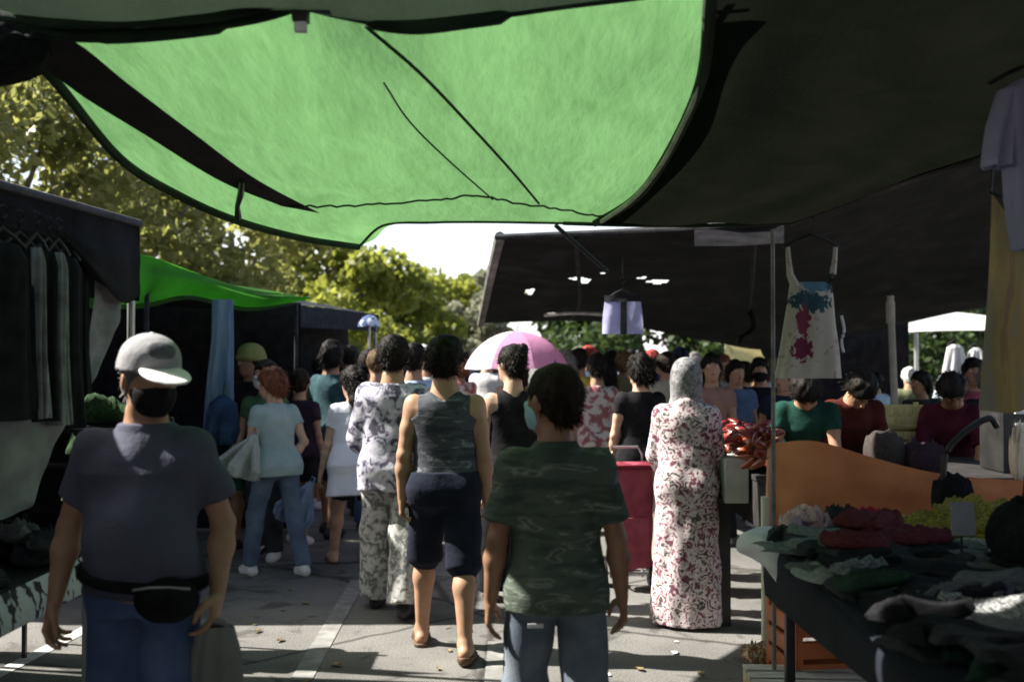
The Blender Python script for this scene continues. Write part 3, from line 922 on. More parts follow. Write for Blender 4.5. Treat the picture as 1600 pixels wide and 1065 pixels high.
tree(-5.4, 29.0, 5.2, 2.5, 'sunny light green tree beside the lower left of the white sky', LEAF_G, 8000, .15, 5, TG, .15)
tree(-4.6, 37.0, 5.0, 2.8, 'light green tree at the far end of the lane above dark haired heads', LEAF_G, 7000, .18, 6, TG, .1)
tree(-2.6, 44.0, 5.2, 2.7, 'round yellow-green tree far down the lane under the white sky', LEAF_G, 7000, .19, 7, TG, .1)
tree(-.9, 40.0, 5.6, 1.7, 'pale grey-green tree beside the edge of the dark awning', LEAF_P, 5000, .15, 8, None, .1, name='pale_tree')
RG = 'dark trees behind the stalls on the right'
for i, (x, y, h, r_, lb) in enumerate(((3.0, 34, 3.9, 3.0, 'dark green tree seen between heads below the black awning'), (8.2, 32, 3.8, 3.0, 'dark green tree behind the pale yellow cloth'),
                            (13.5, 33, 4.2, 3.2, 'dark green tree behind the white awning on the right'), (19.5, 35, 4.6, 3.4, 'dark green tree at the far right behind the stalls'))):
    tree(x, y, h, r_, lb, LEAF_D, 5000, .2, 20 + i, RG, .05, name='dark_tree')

# ================================================================== CANOPIES
GREEN = mat('green_shade_cloth', [(.04, .12, .03), (.07, .2, .045), (.09, .25, .06)], scale=3.4, stretch=(1.9, .55, 1), detail=10, dist=.9, rough=.9, bump=.28, bscale=13, bdist=.03, trans=(.086, .182, .072), tw=.72)
GREEN_B = mat('bright_green_cloth', [(.04, .16, .03), (.07, .3, .04), (.09, .34, .05)], scale=2.4, detail=5, rough=.9, bump=.3, bscale=22, trans=(.075, .29, .032), tw=.7)
NET = mat('dark_shade_net', [(.002, .002, .002), (.0045, .0045, .004), (.010, .010, .008)], scale=3.5, detail=9, dist=.8, rough=.95, bump=.4, bscale=60, trans=(.0055, .0065, .0045), tw=.5, spec=.02)
NETG = mat('grey_shade_net', [(.002, .002, .002), (.006, .0058, .006), (.018, .017, .018)], scale=3, stretch=(1, 1, 3), detail=8, rough=.95, bump=.4, bscale=50, trans=(.004, .004, .004), tw=.4, spec=.02)
SHADOW_STRIP = mat('shadow_strip', [(.010, .010, .010), (.018, .017, .016), (.026, .024, .022)], scale=5, detail=8, rough=.8, bump=.4, bscale=40)
ROLL = mat('dark_green_hem', [(.006, .014, .007), (.012, .026, .013), (.02, .04, .02)], scale=6, rough=.9, bump=.5, bscale=40)
PALEHEM = mat('pale_hem', [(.3, .36, .27), (.42, .48, .38), (.5, .55, .46)], scale=8, rough=.9, bump=.3)

t = thing('shade_tarp', 'large translucent green tarp sagging over the lane with a dark shadow strip and seams', 'tarp', at(640, 200, 4.3))
rows_px = [
 (3.2, [(30, 60), (200, 57), (330, 42), (470, 14), (640, 46), (820, 22), (1000, -4), (1080, -16), (1135, -24)]),
 (3.6, [(92, 133), (250, 135), (400, 125), (530, 110), (680, 118), (830, 108), (980, 100), (1060, 96), (1118, 94)]),
 (4.3, [(190, 250), (320, 248), (450, 238), (570, 222), (700, 215), (840, 210), (930, 206), (1020, 203), (1088, 200)]),
 (5.2, [(370, 345), (440, 338), (520, 328), (600, 315), (700, 302), (800, 300), (880, 300), (950, 300), (1024, 300)]),
 (6.0, [(560, 386), (585, 374), (610, 352), (670, 347), (740, 346), (830, 347), (880, 348), (920, 349), (962, 350)])]
def lift(rows, parent): 
    inv = parent.location
    return [[at(px, py, d) - inv for px, py in r] for d, r in rows]
patch('tarp_sheet', lift(rows_px, t), GREEN, t, 220, 170, wr=.020, seed=11, freq=1.5)
# depth of the tarp at a pixel, so that seams and shadow strip lie just under it
_A = np.array([spline([(px, py, d) for px, py in r], 120) for d, r in rows_px])
_G = np.array([spline(_A[:, i], 90) for i in range(120)]).reshape(-1, 3)
def tdepth(px, py):
    q = (_G[:, 0] - px) ** 2 + (_G[:, 1] - py) ** 2
    i = np.argsort(q)[:4]
    return float(np.average(_G[i, 2], weights=1 / (q[i] + 1)))
def on_tarp(px, py, k=.985): return at(px, py, tdepth(px, py) * k) - t.location
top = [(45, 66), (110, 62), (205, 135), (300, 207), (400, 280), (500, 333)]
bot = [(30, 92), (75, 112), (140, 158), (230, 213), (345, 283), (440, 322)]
patch('shadow_strip', [[on_tarp(*p) for p in top], [on_tarp(*p) for p in bot]], SHADOW_STRIP, t, 60, 8, wr=.004, seed=2)  # a shadow across the tarp, put in as a dark strip
def seam(name, pts, r, m=ROLL, k=.984, n=60, wob=0.0):
    q = spline([tuple(on_tarp(*p, k)) for p in pts], n)
    rr = random.Random(len(pts))
    q = [Vector(p) + Vector((0, 0, rr.uniform(-wob, wob))) for p in q]
    b = MB(); b.tube(q, r, 6); return b.build(name, m, t)
seam('seam', [(572, 42), (660, 118), (740, 202), (800, 268), (842, 318)], .0065)
SEAMG = mat('seam_green', [(.03, .09, .025), (.05, .13, .04), (.07, .17, .05)], scale=6, rough=.9, trans=(.07, .15, .06), tw=.8)
seam('seam', [(600, 130), (640, 190), (700, 250), (770, 312)], .004, SEAMG)
seam('seam', [(452, 322), (530, 322), (600, 318), (690, 312), (742, 305), (800, 316), (870, 326), (930, 336), (965, 335)], .0055, wob=.006)
seam('side_hem', [(30, 66), (92, 134), (190, 250), (280, 306), (370, 345), (470, 372), (560, 386)], .02, k=.99)
seam('far_hem', [(560, 386), (600, 352), (670, 348), (740, 347), (830, 348), (930, 350)], .008, k=.99)
seam('right_hem', [(1113, -20), (1108, 60), (1090, 140), (1064, 200), (1031, 260), (990, 310), (940, 346)], .012, PALEHEM, k=.955)
# rolled near edge and its clips
def poly(pts, d, n=50): return [Vector(p) - t.location for p in spline([tuple(at(px, py, d)) for px, py in pts], n)]
b = MB()
b.tube(poly([(-40, 30), (60, 46), (160, 52), (280, 44), (400, 26), (478, 3)], 3.12), [.03] * 20 + [.034] * 15 + [.022] * 15, 10)
b.tube(poly([(466, 4), (540, 22), (640, 38), (740, 28), (880, 8), (1010, -8), (1120, -26)], 3.12), [.02] * 12 + [.032] * 16 + [.015] * 22, 10)
b.tube(poly([(-40, 20), (80, 36), (200, 36), (330, 28), (470, -4)], 3.05), .016, 8)
b.build('rolled_edge', ROLL, t)
b = MB(); p = at(470, 10, 3.06) - t.location
b.box(p, (.05, .05, .10), bev=.008); b.build('clamp', PLASTIC_BLACK, t)
b = MB(); p = at(470, 43, 3.06) - t.location
b.box(p, (.038, .03, .03), bev=.006); b.build('clamp_tip', mat('white_plastic', [(.75, .75, .75), (.82, .82, .82), (.85, .85, .85)], bump=0, rough=.4), t)
b = MB(); b.tube([on_tarp(378, 284, .975), on_tarp(376, 305, .972), on_tarp(371, 322, .974), on_tarp(372, 340, .975)], [.012, .016, .012, .018], 6); b.build('tie_strap', PLASTIC_BLACK, t)

t2 = thing('overhead_tarp', 'grey-green tarp strip overhead at the top edge with pale gaps', 'tarp', at(250, -20, 2.8))
_rows = lift([(2.5, [(-300, -190), (0, -180), (250, -190), (470, -200), (800, -190)]), (2.85, [(-100, -30), (60, -20), (240, -10), (420, -40), (700, -60)]), (3.1, [(60, 40), (240, 44), (430, 16), (640, 36), (1010, -8)])], t2)
_sky_block = [[Vector((x_, y_, 2.75 + .1 * math.sin(x_ * 2))) - t2.location for x_ in (-2.6, -1.4, 0, 1.4, 2.6)] for y_ in (-7, -4, -1, 1.4)]  # added rows behind the camera, unseen, to block sky light
patch('tarp_sheet', _sky_block + _rows, cloth('faded_tarp', (.02, .032, .022), .4, 4, trans=(.03, .045, .03), tw=.4), t2, 60, 60, wr=.02, seed=5)

lp = lump_mesh(3, cloth('black_bundle', (.008, .010, .010), .6), 'bundle', amp=.35)
k = link('cloth_bundle', lp); k.location = at(12, 128, 3.15); k.scale = (.16, .13, .19); k.rotation_euler = (0, -.3, .2)
tag(k, 'black bundle of gathered cloth tied at the tarp corner', 'cloth bundle')

D = thing('dark_canopy', 'dark green-black shade net roof spread over the stalls at upper right', 'canopy', at(1350, 150, 4))
rows_sky_block = [[Vector((x_, y_, 2.72 + .05 * math.sin(3 * x_ + y_))) for x_ in (.62, 1.2, 1.8, 2.6, 3.3)] for y_ in (-6.5, -3, 0, 1.8)]  # unseen rear stretch of net, added to cut light from behind
rows2 = [(2.92, [(1112, -20), (1300, -5), (1480, 10), (1680, 20), (1900, 40)]),
         (3.7, [(1092, 135), (1220, 148), (1360, 163), (1500, 183), (1650, 198)]),
         (4.65, [(1033, 257), (1140, 262), (1240, 267), (1340, 271), (1440, 274)]),
         (5.3, [(990, 312), (1080, 312), (1170, 312), (1260, 312), (1345, 312)]),
         (5.9, [(930, 349), (1010, 351), (1090, 351), (1165, 350), (1240, 347)])]
patch('net_roof', [[p_ - D.location for p_ in r_] for r_ in rows_sky_block] + lift(rows2, D), NET, D, 120, 150, wr=.035, seed=21, freq=1.8)
def dtube(name, pts, r, m):
    b = MB(); b.tube([Vector(p) - D.location for p in spline([tuple(at(*p)) for p in pts], 30)], r, 8); return b.build(name, m, D)
patch('side_curtain_or_light_block', [[Vector((3.35, y_, z_)) - D.location for y_ in (-6.5, -3, 0, 3.4)] for z_ in (2.7, 1.4, .05)], BLACK_CLOTH, D, 50, 30, wr=.05, seed=44)  # added out of view to keep skylight off from the right
dtube('edge_pole', [(1236, 349, 5.9), (1345, 310, 5.25), (1440, 276, 4.6), (1545, 243, 4.1), (1660, 195, 3.65)], .016, PLASTIC_BLACK)
dtube('hem', [(1112, -20, 2.9), (1093, 135, 3.68), (1034, 257, 4.62), (990, 312, 5.26), (930, 349, 5.86)], .022, ROLL)
dtube('far_hem', [(880, 349, 5.9), (1000, 352, 5.9), (1120, 352, 5.9), (1240, 348, 5.9)], .012, ROLL)
dtube('brace', [(868, 352, 5.9), (905, 385, 6.0), (950, 425, 6.1)], .014, PLASTIC_BLACK)
pole_top = at(1209, 352, 4.7)
p = MB(); x0 = at(1209, 800, 4.7)
p.tube([(x0.x, 4.7, 0), (x0.x, 4.7, 1.2), (x0.x, 4.7, pole_top.z - .02)], .010, 12)
p.tube([(x0.x, 4.7, 0), (x0.x, 4.7, .012)], .05, 14)
tag(p.build('canopy_pole', mat('dull_steel', [(.10, .10, .095), (.17, .165, .155), (.24, .23, .21)], scale=14, rough=.6, metal=.3)), 'slim grey steel pole standing at the corner of the near clothes table', 'pole')

# black stall roof further back on the right
BR = thing('market_awning', 'wide black awning over the stalls behind the purple shorts with torn pale gaps', 'awning', at(1100, 450, 9.5))
def holes(u, v):
    X = 770 + u * 930
    h = np.zeros_like(u, bool)
    for cx, cv, a, b_ in ((.118, .40, .012, .02), (.134, .43, .007, .022), (.065, .55, .007, .035), (.238, .42, .017, .014), (.21, .385, .006, .013), (.150, .33, .004, .014)):
        w_ = np.sin(u * 160) * .25 + np.sin(u * 71 + v * 40) * .25
        h |= ((u - cx) / a) ** 2 + ((v - cv) / b_) ** 2 < 1 + w_
    return h
patch('awning_roof', [[at(*p_) - BR.location for p_ in ((779, 370, 8), (1000, 360, 7.4), (1200, 344, 6.5), (1330, 300, 6.3), (1450, 250, 6.2), (1700, 150, 6.1))]] + lift([(9.6, [(768, 425), (1000, 425), (1200, 425), (1330, 405), (1450, 380), (1700, 340)]), (11, [(760, 470), (1000, 478), (1230, 490), (1450, 470), (1700, 455)]),
        (12, [(752, 505), (930, 503), (1100, 532), (1215, 546), (1400, 508), (1540, 480), (1700, 470)])], BR), NETG, BR, 160, 90, wr=.05, seed=31, freq=1.5, hole=holes)
def btube(name, pts, r, m):
    b = MB(); b.tube([Vector(p) - BR.location for p in spline([tuple(at(*p)) for p in pts], 24)], r, 8); return b.build(name, m, BR)
btube('front_pole', [(775, 370, 7.97), (1000, 360, 7.37), (1200, 344, 6.47), (1330, 300, 6.27), (1450, 250, 6.17), (1700, 150, 6.07)], .022, CHAR_CLOTH)
btube('side_hem', [(781, 370, 7.97), (768, 425, 9.6), (758, 472, 11), (751, 506, 12)], .045, cloth('lit_edge_grey', (.16, .16, .15), .3))  # paler grey paints in the light caught by this edge
btube('rafter', [(900, 372, 7.9), (905, 470, 10.6), (890, 500, 12)], .02, CHAR_CLOTH)
btube('rafter', [(1180, 362, 6.8), (1170, 480, 10.8), (1150, 535, 11.9)], .02, CHAR_CLOTH)
btube('crossbar', [(850, 492, 10.5), (900, 489, 10.5), (960, 492, 10.5)], .02, STEEL)
patch('valance', [[at(*p_) - BR.location for p_ in r_] for r_ in (((1085, 359, 6.95), (1150, 357, 6.68), (1225, 352, 6.4)), ((1085, 384, 6.93), (1150, 384, 6.66), (1225, 380, 6.38)))], cloth('grey_valance', (.007, .007, .009), .3), BR, 60, 10, wr=.012, seed=4)
patch('side_curtain_or_light_block', lift([(12.4, [(1195, 500), (1300, 495), (1420, 480)]), (12.5, [(1195, 560), (1300, 570), (1420, 600)]), (12.5, [(1300, 640), (1360, 650), (1420, 655)])], BR), BLACK_CLOTH, BR, 40, 30, wr=.04, seed=9)
AP = 'thin steel poles holding up the black awning'
for px, d, lb in ((1560, 8.0, 'steel awning pole behind the yellow hanging cloth'),):
    q = at(px, 370, d); b = MB(); b.tube([(q.x, d, 0), (q.x, d, q.z)], .018, 10); tag(b.build('awning_pole', STEEL), lb, 'pole', AP)

# ------------------------------------------------------------------ black stall at the left edge
LS = thing('black_stall', 'black cloth market stall roof with drooping valance at the left edge', 'stall roof', (-3.0, 4.2, 0))
o_ = LS.location
def L_(rows): return [[Vector(p) - o_ for p in r] for r in rows]
eb = Vector((-2.2, -6.5, 2.45)); e0, e1, e2 = at(-160, 250, 3.6), at(0, 292, 4.1), at(218, 352, 5.25)
BLKROOF = cloth('black_roof_cloth', (.022, .022, .024), .5, 4, trans=(.01, .01, .01), tw=.2)
patch('light_block_roof', L_([[eb, (eb + e0) / 2, e0], [eb + Vector((-2.2, 0, 0)), (eb + e0) / 2 + Vector((-2.2, 0, 0)), e0 + Vector((-2.2, 0, 0))]]), BLKROOF, LS, 50, 20, wr=.03, seed=18)  # added behind the viewer, unseen, to lower the ambient light
patch('light_block_valance', L_([[eb, (eb + e0) / 2, e0], [eb - Vector((0, 0, .5)), (eb + e0) / 2 - Vector((0, 0, .45)), e0 - Vector((0, 0, .2))]]), BLKROOF, LS, 50, 10, wr=.03, seed=19)  # unseen drop below the added roof, shuts out low sky light
patch('roof_cloth', L_([[e0, e1, e2], [e0 + Vector((-.9, .0, .1)), e1 + Vector((-.9, 0, .1)), e2 + Vector((-.9, .1, .06))], [e0 + Vector((-2.2, 0, .0)), e1 + Vector((-2.2, 0, .0)), e2 + Vector((-2.2, .2, -.05))]]), BLKROOF, LS, 60, 40, wr=.03, seed=8)
patch('valance', L_([[e0, e1, e2], [at(-160, 320, 3.6), at(0, 352, 4.1), at(110, 385, 4.6), at(185, 470, 5.0), at(219, 462, 5.24)]]), BLKROOF, LS, 70, 16, wr=.02, seed=3)
patch('end_valance', L_([[e2, e2 + Vector((-1, .1, .05)), e2 + Vector((-2.2, .2, -.05))], [e2 + Vector((0, 0, -.40)), e2 + Vector((-1, .1, -.35)), e2 + Vector((-2.2, .2, -.5))]]), BLKROOF, LS, 40, 12, wr=.02, seed=6)
b = MB(); b.tube([Vector(p) - o_ for p in spline([tuple(e0 + Vector((0, 0, .01))), tuple(e1 + Vector((0, 0, .01))), tuple(e2 + Vector((0, 0, .01)))], 20)], .02, 8); b.build('front_rail', cloth('grey_rail', (.09, .09, .095), .3), LS)
patch('back_curtain', L_([[(-4.3, -6.5, 2.4), (-4.2, 1, 2.3), (-4.15, 5.4, 2.2)], [(-4.3, -6.5, .02), (-4.2, 1, .02), (-4.15, 5.4, .02)]]), BLACK_CLOTH, LS, 40, 30, wr=.05, seed=5)  # lengthened behind the viewer, out of sight, to block skylight
patch('end_curtain', L_([[(-4.2, 5.5, 2.15), (-3.2, 5.5, 2.2), (-2.35, 5.45, 2.1)], [(-4.2, 5.5, .3), (-3.2, 5.5, .3), (-2.45, 5.45, .5)]]), BLACK_CLOTH, LS, 40, 30, wr=.05, seed=15)
for xx, yy in ((-2.03, 5.3), (-4.25, 5.45)):
    b = MB(); b.tube([Vector((xx, yy, 0)) - o_, Vector((xx, yy, 2.24)) - o_], .02, 10); b.build('stall_post', STEEL, LS)
# garments hanging below its front rail
HG = 'dark garments hanging from the black stall'
GREYC = cloth('grey_cloth', (.12, .12, .125), .3); STRIPE = cloth('pale_grey_cloth', (.17, .17, .175), .4)
hang = [(-30, 3.95, BLACK_CLOTH, .20, .74), (12, 4.02, BLACK_CLOTH, .15, .78), (38, 4.15, BLACK_CLOTH, .12, .74), (64, 4.2, STRIPE, .05, .78), (82, 4.36, BLACK_CLOTH, .10, .8), (98, 4.4, STRIPE, .055, .82), (112, 4.6, BLACK_CLOTH, .10, .85), (128, 4.8, BLACK_CLOTH, .08, .7)]
lbs = ['black dress hanging nearest at the left picture edge', 'black trousers hanging beside the black dress at the left edge', 'black trousers hanging just left of the narrow pale strip', 'narrow pale grey strip of cloth hanging among black garments', 'black dress hanging between the two narrow grey strips', 'narrow second pale grey scarf hanging in the black stall', 'black coat hanging right of the two pale strips', 'black top hanging farthest in under the valance corner']
for (px, d, m_, hw, ln), lb in zip(hang, lbs):
    q = at(px, 350, d); h_ = thing('hanging_garment', lb, 'garment', (q.x - .02, d, 2.12), R(65), HG)
    hanger(h_, max(.06, hw * .7))
    tube_garment('garment_body', [(-.06, hw * .5, .02, 0), (-.12, hw * .8, .035, 0), (-.5, hw * .85, .04, 0), (-ln, hw, .045, .01)], m_, h_, seed=int(px) + 200, folds=5, amp=.2)
q = thing('grey_shawl', 'grey shawl hanging slanted at the end of the black stall', 'shawl', at(180, 440, 5.05)); q['group'] = HG
patch('shawl_cloth', [[at(148, 438, 4.9) - q.location, at(190, 462, 5.1) - q.location], [at(140, 520, 4.9) - q.location, at(178, 520, 5.1) - q.location], [at(133, 600, 4.9) - q.location, at(140, 602, 4.95) - q.location]], cloth('shawl_grey', (.22, .22, .235), .25), q, 24, 30, wr=.03, seed=2)
q = thing('draped_blanket', 'dark grey blanket draped over a rail below the black garments', 'blanket', at(40, 700, 4.2))
patch('blanket_cloth', [[at(-60, 636, 3.95) - q.location, at(40, 632, 4.25) - q.location, at(108, 655, 4.5) - q.location], [at(-60, 700, 3.9) - q.location, at(30, 705, 4.15) - q.location, at(75, 720, 4.4) - q.location], [at(-60, 815, 3.85) - q.location, at(0, 812, 4.05) - q.location, at(45, 790, 4.3) - q.location]], cloth('blanket_grey', (.20, .21, .205), .2, 5), q, 50, 40, wr=.03, seed=12, freq=1.4)
# small table of black goods
LT = thing('goods_table', 'low stall table at the lower left with a white and dark patterned cloth skirt', 'table', (-2.05, 3.9, 0))
b = MB(); b.box((-.15, 0, .74), (.75, 1.3, .03), bev=.006); b.build('table_top', PLASTIC_BLACK, LT)
PATB = mat('black_white_pattern', [(0, (.03, .03, .035)), (.44, (.03, .03, .035)), (.47, (.45, .45, .46)), (.7, (.5, .5, .5)), (.72, (.25, .06, .06))], scale=11, stretch=(1, 1, .4), detail=3, dist=1.2, rough=.9, bump=.2)
patch('cloth_skirt', [[(-.54, -.66, .757), (.2, -.66, .757), (.235, -.62, .757), (.235, .64, .757)], [(-.54, -.69, .7), (.22, -.69, .7), (.265, -.65, .7), (.265, .66, .7)], [(-.54, -.7, .64), (.22, -.70, .63), (.275, -.66, .63), (.275, .67, .62)]], PATB, LT, 90, 14, wr=.008, seed=4, freq=2)
for sx in (-.45, .15):
    for sy in (-.58, .58):
        b = MB(); b.box((sx, sy, .3625), (.04, .04, .725), bev=.004); b.build('leg', STEEL, LT)
BG = 'small black goods heaped on the low left table'
rr = random.Random(5)
for i in range(26):
    o = link('folded_garment', lump_mesh(i % 4, [BLACK_CLOTH, CHAR_CLOTH, BLACK_CLOTH, GREYC][i % 4], 'blk%d' % (i % 4), amp=.3))
    o.location = (-2.05 + rr.uniform(-.42, .17), 3.9 + rr.uniform(-.55, .55), .758 + (i // 13) * .07); o.scale = (rr.uniform(.07, .12), rr.uniform(.07, .12), rr.uniform(.06, .09)); o.rotation_euler = (rr.uniform(-.2, .2), rr.uniform(-.2, .2), rr.uniform(0, 6))
    tag(o, ['small black cloth item heaped on the low left table', 'charcoal cloth item heaped on the low left table', 'crumpled black garment heaped on the low left table', 'dark grey cloth item heaped on the low left table'][i % 4], 'garment', BG)
q = thing('patterned_bag', 'black and white patterned cloth bag hanging behind the capped man\'s arm', 'bag', (at(178, 800, 4.7).x, 4.7, at(0, 770, 4.7).z + .1))
tube_garment('bag_body', [(-.02, .05, .03, 0), (-.08, .08, .05, 0), (-.3, .1, .06, 0), (-.42, .08, .05, 0), (-.43, .004, .004, 0)], PATB, q, seed=3, folds=4)
b = MB(); b.tube([(-.05, 0, -.03), (-.02, 0, .12), (.02, 0, .12), (.05, 0, -.03)], .008, 6); b.build('bag_handle', PLASTIC_BLACK, q)
GRC = cloth('leaf_green_cloth', (.03, .06, .025), .5)
for i, (px, py, d, sc, lb) in enumerate(((150, 700, 5.4, .13, 'green cloth bundle glimpsed behind the capped man'), (130, 770, 5.3, .12, 'pale green cloth bundle lower behind the capped man'), (165, 640, 5.6, .14, 'leafy green cloth bundle beside the capped man\'s neck'))):
    p_ = at(px, py, d); o = link('cloth_bundle', lump_mesh(i, GRC if i != 1 else cloth('pale_green_cloth', (.2, .26, .18), .4), 'grn%d' % (i == 1), amp=.3)); o.location = p_ - Vector((0, 0, sc * .5)); o.scale = (sc, sc, sc); tag(o, lb, 'cloth bundle')
CR = thing('goods_rack', 'steel goods rack behind the capped man carrying green bundles', 'rack', (-2.25, 5.45, 0))
b = MB(); b.box((0, 0, .78), (.7, .3, .02), bev=.004); b.box((0, 0, 1.02), (.7, .3, .02), bev=.004); b.box((0, .05, 1.2), (.7, .3, .02), bev=.004); b.build('shelf', PLASTIC_BLACK, CR)
for sx in (-.34, .34):
    for sy in (-.14, .14):
        b = MB(); b.box((sx, sy, .63), (.02, .02, 1.26)); b.build('upright', PLASTIC_BLACK, CR)

# ------------------------------------------------------------------ bright green awning, second stall on the left
GS = thing('green_awning', 'bright lime green awning glowing in sunlight over the second left stall', 'awning', (-2.8, 7.8, 0))
o2 = GS.location
def G_(rows): return [[Vector(p) - o2 for p in r] for r in rows]
tp = [at(195, 395, 6.4), at(240, 402, 6.8), at(300, 424, 7.4), at(390, 452, 8.3), at(474, 463, 8.95)]
bt = [at(186, 476, 6.4), at(235, 473, 6.8), at(300, 462, 7.4), at(390, 480, 8.3), at(478, 468, 8.95)]
patch('lane_valance', G_([tp, [(a + b_) / 2 + Vector((.05, 0, 0)) for a, b_ in zip(tp, bt)], bt]), GREEN_B, GS, 80, 20, wr=.02, seed=7)
bk = [p + Vector((-2.6, 0, .12)) for p in tp]
patch('roof_cloth', G_([tp, [(a + b_) / 2 + Vector((0, 0, .08)) for a, b_ in zip(tp, bk)], bk]), GREEN_B, GS, 60, 40, wr=.03, seed=17)
patch('roof_lining', G_([[p + Vector((-.02, 0, -.03)) for p in bt], [p + Vector((-1.3, 0, .05)) for p in bt], [p + Vector((-2.6, 0, .1)) for p in bt]]), BLACK_CLOTH, GS, 40, 30, wr=.02, seed=27)
patch('back_curtain', G_([[(-4.3, 6.3, 2.3), (-3.9, 7.6, 2.2), (-3.5, 9.2, 2.1)], [(-4.3, 6.3, 0.02), (-3.9, 7.6, .02), (-3.5, 9.2, .02)]]), BLACK_CLOTH, GS, 40, 30, wr=.05, seed=5)
patch('end_curtain', G_([[(-3.6, 9.2, 2.15), (-2.7, 9.2, 2.15), (-1.95, 9.2, 2.1)], [(-3.6, 9.2, .02), (-2.7, 9.2, .02), (-1.95, 9.2, .02)]]), BLACK_CLOTH, GS, 40, 30, wr=.05, seed=25)
for xx, yy, zt in ((-2.48, 6.75, 2.2), (-1.93, 8.9, 2.08)):
    b = MB(); b.tube([Vector((xx, yy, 0)) - o2, Vector((xx, yy, zt)) - o2], .018, 10); b.build('stall_post', CHAR_CLOTH, GS)
q = thing('blue_towel', 'long pale blue cloth hanging from the green awning beside the capped man', 'towel', at(348, 468, 7.5))
BLU = mat('pale_blue_cloth', [(.03, .07, .13), (.09, .16, .23), (.2, .28, .33)], scale=9, stretch=(1, 1, .12), detail=4, rough=.9, bump=.3)
tube_garment('towel_body', [(0, .08, .02, 0), (-.3, .085, .03, 0), (-.7, .1, .04, -.02), (-1.08, .11, .045, -.03)], BLU, q, folds=6, amp=.2, seed=9)
q2 = thing('blue_sack', 'dark blue cloth sack hanging below the pale blue towel', 'sack', at(348, 630, 7.35))
tube_garment('sack_body', [(.06, .03, .02, 0), (0, .1, .07, 0), (-.2, .13, .09, 0), (-.3, .1, .07, 0), (-.31, .005, .005, 0)], cloth('navy_sack', (.02, .045, .09), .4), q2, folds=5, amp=.15, seed=6)
b = MB(); b.tube([(0, 0, .05), (.0, .05, .16)], .006, 6); b.build('sack_cord', PLASTIC_BLACK, q2)
# dark stall farther down the left side
DS = thing('dark_awning', 'dark cloth awning of the third left stall behind the dark haired heads', 'awning', (-2.8, 11.5, 0))
o3 = DS.location
def D_(rows): return [[Vector(p) - o3 for p in r] for r in rows]
tp = [at(395, 470, 9.4), at(480, 478, 11.4), at(545, 485, 13), at(592, 492, 14.4)]
DKB = cloth('dark_blue_cloth', (.018, .021, .03), .4)
patch('roof_cloth', D_([tp, [p + Vector((-1.5, 0, .25)) for p in tp], [p + Vector((-3, 0, .1)) for p in tp]]), DKB, DS, 50, 30, wr=.03, seed=7)
patch('lane_valance', D_([tp, [p - Vector((0, 0, .25)) for p in tp]]), DKB, DS, 60, 8, wr=.02, seed=8)
patch('inner_curtain', D_([[(-3.6, 9.6, 2.2), (-3.2, 12, 2.2), (-2.4, 14.6, 2.1)], [(-3.6, 9.6, .02), (-3.2, 12, .02), (-2.4, 14.6, .02)]]), BLACK_CLOTH, DS, 40, 30, wr=.05, seed=35)
for xx, yy in ((-2.43, 9.5), (-1.96, 14.3)):
    b = MB(); b.tube([Vector((xx, yy, 0)) - o3, Vector((xx, yy, 2.1)) - o3], .018, 10); b.build('stall_post', STEEL, DS)
q = thing('blue_sunshade', 'small blue and white cloth cap of a sunshade beyond the dark awning', 'sunshade', at(577, 510, 12))
b = MB(); b.lathe([(.14, 0), (.13, .05), (.08, .11), (.02, .14), (.004, .145)], n=18); b.build('shade_cloth', mat('blue_stripe_cloth', [(0, (.06, .09, .2)), (.5, (.06, .09, .2)), (.52, (.5, .55, .65))], scale=9, bump=.2, rough=.9), q)
b = MB(); b.tube([(0, 0, .02), (0, 0, -at(577, 510, 12).z)], .015, 8); b.build('shade_pole', STEEL, q)
# ================================================================== RIGHT-HAND STALLS
# near clothes table
TT = thing('clothes_table', 'near clothes table at lower right covered with a black cloth', 'table', (1.9, 3.2, 0))
o4 = TT.location
b = MB(); b.box((.12, 0.05, .785), (1.72, 2.7, .03), bev=.005); b.build('table_top', WOODP, TT)
NAVY = cloth('blue_black_cloth', (.016, .02, .028), .3, 3)
c0, c1, c2, c3 = Vector((1.18, 4.62, 0)), Vector((1.17, 4.42, 0)), Vector((1.03, 2.6, 0)), Vector((.98, 1.7, 0))
Zt = .806
patch('table_cloth', [[Vector((2.95, 4.6, Zt)) - o4, Vector((2.95, 3.8, Zt)) - o4, Vector((2.95, 2.6, Zt)) - o4, Vector((2.95, 1.7, Zt)) - o4],
                      [Vector((2.0, 4.6, Zt + .002)) - o4, Vector((2.0, 3.8, Zt)) - o4, Vector((2.0, 2.6, Zt)) - o4, Vector((2.0, 1.7, Zt)) - o4],
                      [c1 + Vector((.06, .18, Zt)) - o4, Vector((1.19, 3.8, Zt)) - o4, c2 + Vector((.06, 0, Zt)) - o4, c3 + Vector((.06, 0, Zt)) - o4],
                      [c1 + Vector((0, .2, Zt - .03)) - o4, Vector((1.12, 3.8, Zt - .03)) - o4, c2 + Vector((0, 0, Zt - .03)) - o4, c3 + Vector((0, 0, Zt - .03)) - o4],
                      [c1 + Vector((-.01, .2, .66)) - o4, Vector((1.10, 3.8, .68)) - o4, c2 + Vector((-.01, 0, .72)) - o4, c3 + Vector((-.01, 0, .72)) - o4],
                      [c1 + Vector((.0, .2, .50)) - o4, Vector((1.11, 3.8, .56)) - o4, c2 + Vector((.0, 0, .66)) - o4, c3 + Vector((.0, 0, .66)) - o4]], NAVY, TT, 90, 80, wr=.006, seed=14)
for sx in (1.25, 2.85):
    for sy in (1.95, 4.5):
        b = MB(); b.box(Vector((sx, sy, .385)) - o4, (.04, .04, .77), bev=.004); b.build('leg', PLASTIC_BLACK, TT)
